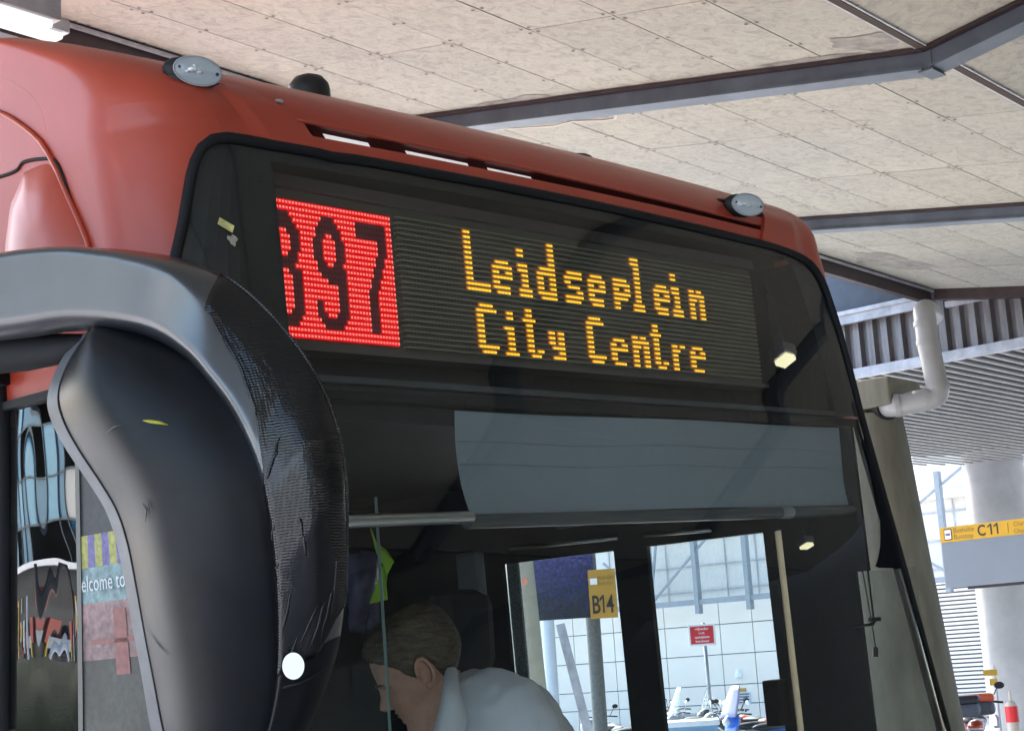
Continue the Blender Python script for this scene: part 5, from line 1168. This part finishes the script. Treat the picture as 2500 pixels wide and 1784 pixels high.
# blue container with white rim
ca, cb2 = w_dist(G1(1325, 1560), 26), w_dist(G1(1795, 1550), 26); cx_ = (cb2 - ca) * np.array([1, 1, 0]); cl_ = np.linalg.norm(cx_); cx_ /= cl_; cn_ = np.array([cx_[1], -cx_[0], 0])
ctn = thing('waste_container', 'pale blue container with white rim under the red sign', 'container', np.array([ca[0], ca[1], -EYE]))
ctz = ca[2]
q = MB(); q.obox(ca * np.array([1, 1, 0]) + cx_ * cl_ / 2 - cn_ * .5 + np.array([0, 0, (ctz - .08 - EYE) / 2]), (cx_, (0, 0, 1), cn_), (cl_ / 2, (ctz - .08 + EYE) / 2, .5)); q.build('body', mat('container_blue', (.20, .38, .58), .5, var=.1), ctn)
q = MB(); q.obox(ca * np.array([1, 1, 0]) + cx_ * cl_ / 2 - cn_ * .5 + np.array([0, 0, ctz - .04]), (cx_, (0, 0, 1), cn_), (cl_ / 2 + .03, .04, .53)); q.build('rim', white_p, ctn, bevel=.015)
# red and white bollard, yellow wayfinding plates
bp_ = w_dist((2468, 1720), 16); r_b = .055
bol = thing('bollard', 'red and white striped bollard in front of the pale column', 'bollard', np.array([bp_[0], bp_[1], -EYE]))
q = MB(); q.lathe((bp_[0], bp_[1], -EYE), [(r_b, 0), (r_b, bp_[2] + EYE), (r_b * .6, bp_[2] + EYE + .03), (.012, bp_[2] + EYE + .035), (.012, bp_[2] + EYE + .12), (.001, bp_[2] + EYE + .121)], 16); q.build('shaft', mat('bollard_grey', (.5, .5, .45), .5), bol, smooth=True, auto=40)
for z0_, z1_ in ((bp_[2] - .15, bp_[2] - .01), (bp_[2] - .42, bp_[2] - .28)):
    q = MB(); q.lathe((bp_[0], bp_[1], z0_), [(r_b + .002, 0), (r_b + .002, z1_ - z0_)], 16); q.build('red_stripe', redsign, bol, smooth=True)
y0 = w_dist((2428, 1640), 27)
yw = thing('wayfinding_sign', 'small yellow direction plates on a thin post before the slatted wall', 'sign', np.array([y0[0], y0[1], -EYE]))
q = MB(); q.tube([(y0[0], y0[1], -EYE), (y0[0], y0[1], y0[2] + .1)], .02, 8); q.build('post', galv, yw)
for p in ((2418, 1641, .22, .09), (2426, 1664, .12, .10)):
    c = w_dist(p[:2], 26.9); q = MB(); q.obox(c, (BD, (0, 0, 1), BN), (p[2] / 2, p[3] / 2, .01)); q.build('plate', yellow_p, yw)

# ================================================================== LUMINAIRES
def luminaire(label, c, dirx, L, w, hang, m=lampglow, name='ceiling_luminaire', hh=.035):
    t = thing(name, label, 'lamp', c, 'lit lamps hung under the canopy')
    d = np.asarray(dirx, float); d /= np.linalg.norm(d); s = np.cross(d, (0, 0, 1.)); c = np.asarray(c, float)
    q = MB(); q.obox(c + np.array([0, 0, .03]), (d, s, (0, 0, 1)), (L / 2, w / 2, hh)); q.build('housing', galv, t, bevel=.008)
    q = MB(); q.obox(c - np.array([0, 0, hh - .013]), (d, s, (0, 0, 1)), (L / 2 - .03, w / 2 - .015, .018)); q.build('diffuser', m, t, bevel=.01)
    q = MB()
    for k in (-.38, .38): q.tube([c + d * L * k + np.array([0, 0, .06]), c + d * L * k + np.array([0, 0, .06 + hang])], .006, 8)
    q.build('hanger', galv, t); return t
le = w_dist((128, 52), 6.6)
luminaire('lit strip lamp with grey housing above the bus roof corner', le + np.array([-.80, -.02, .01]), V1, 1.6, .13, .35, hh=.055)
l2_ = w_dist((160, 84), 8.3)
luminaire('second lit strip lamp just behind the first above the bus roof', l2_ + np.array([-.8, 0, 0]), V1, 1.6, .12, .3)
def mirror_pt(p, zt):                          # where the reflected sight line from the windscreen reaches height zt
    h_ = hit(p); q = S(*h_); e = 1e-3; ta, tb2 = S(h_[0] + e, h_[1]) - q, S(h_[0], h_[1] + e) - q; n = np.cross(ta, tb2); n /= np.linalg.norm(n); n = n if n[1] < 0 else -n
    d = lray(p); d /= np.linalg.norm(d); r = d - 2 * (d @ n) * n; Q, Rr = b2w(q), b2w(r)
    return Q + Rr * ((zt - Q[2]) / Rr[2])
for p, lb in (((1968, 1330), 'square lit floodlight under the canopy mirrored low in the windscreen'), ((1915, 872), 'square lit floodlight under the canopy mirrored beside the route sign')):
    c = mirror_pt(p, 2.55); print('lamp at', c)
    luminaire(lb, c, (1, .15, 0), .21, .19, .5, lampgreen, 'floodlight')

# ================================================================== behind the camera: what the door glass mirrors and the light comes past
tw = thing('glass_office_tower', 'blue glass office building across the forecourt mirrored in the bus door', 'building', (-30, 34, -EYE))
q = MB(); q.box((-46, 22, -EYE), (-30, 60, 16)); q.build('wall', mat('tower_glass', (.03, .17, .29), .08, coat=.3), tw)
q = MB()
for y in np.arange(22, 60, .95): q.box((-30.0, y - .035, -EYE), (-29.9, y + .035, 16))
for z in np.arange(0, 16, 1.7): q.box((-30.0, 22, z - .035), (-29.92, 60, z + .035))
q.build('mullions', mat('mullion_dark', (.05, .08, .10), .5), tw)
qa, qb = MB(), MB()
for k in range(150):
    y, z = 41 + .95 * random.randint(0, 16), 1.7 * random.randint(-1, 8); mb_ = qa if random.random() < .6 else qb
    mb_.box((-30.02, y + .04, z + .04), (-29.96, y + .91, z + 1.66))
qa.build('window', mat('window_light', (.16, .36, .48), .15), tw); qb.build('blind', mat('window_blind', (.50, .50, .46), .5), tw)
fr_b = thing('shop_row', 'low dark shop row with white roof edge mirrored in the bus door', 'building', (-22, 34, -EYE))  # added row, hides bright ground in the door reflection
q = MB(); q.box((-29, 16, -EYE), (-22, 60, 1.6)); q.build('wall', mat('shop_dark', (.03, .035, .04), .5, var=.5, vscale=2), fr_b)
q = MB(); q.box((-29.5, 15.5, 1.6), (-21.6, 60, 1.75)); q.build('roof_edge', white_p, fr_b)
cols_ = [('window', (.25, .30, .33)), ('poster', (.55, .38, .06)), ('shutter', (.50, .50, .48)), ('door', (.30, .05, .04)), ('window_recess', (.01, .012, .015))]
for nm, cc__ in cols_:
    q = MB()
    for k in range(34):
        y = random.uniform(33, 48); w_ = random.uniform(.05, .35); z0_ = random.uniform(-1.4, .6); q.box((-22.0, y, z0_), (-21.93 + .01 * random.random(), y + w_, z0_ + random.uniform(.3, 1.0)))
    q.build(nm, mat('shop_' + nm, cc__, .4), fr_b)
for k in range(9):
    y = 36 + 1.05 * k + random.uniform(-.2, .2); q = MB(); q.tube([(-18, y - 4, -EYE), (-18, y - 4, random.uniform(.4, 2.4))], .05, 8); o_ = q.build('railing_post', whitesteel if k % 2 else dark, None, base=(-18, y - 4, -EYE)); tag(o_, 'thin forecourt post in a row before the shops, mirrored in the bus door', 'post', 'forecourt posts before the shop row')
hedge = bpy.data.textures.new('hedge_lumps', 'CLOUDS'); hedge.noise_scale = .35
q = MB(); q.grid([[(-11 + .5 * math.cos(a), y, -EYE + .62 + .62 * math.sin(a)) for a in np.linspace(-1.2, 4.3, 14)] for y in np.linspace(9, 44, 120)])
ho = q.build('hedge', mat('hedge_green', (.012, .02, .008), .9, var=.6, vscale=9, bump=.8, bscale=20), None, base=(-11, 26, -EYE), smooth=True); md = ho.modifiers.new('lumps', 'DISPLACE'); md.texture = hedge; md.strength = .5  # added dark hedge, tones down the sunlit forecourt mirrored in the door
tag(ho, 'low clipped hedge in front of the shop row, seen mirrored in the bus door', 'hedge')
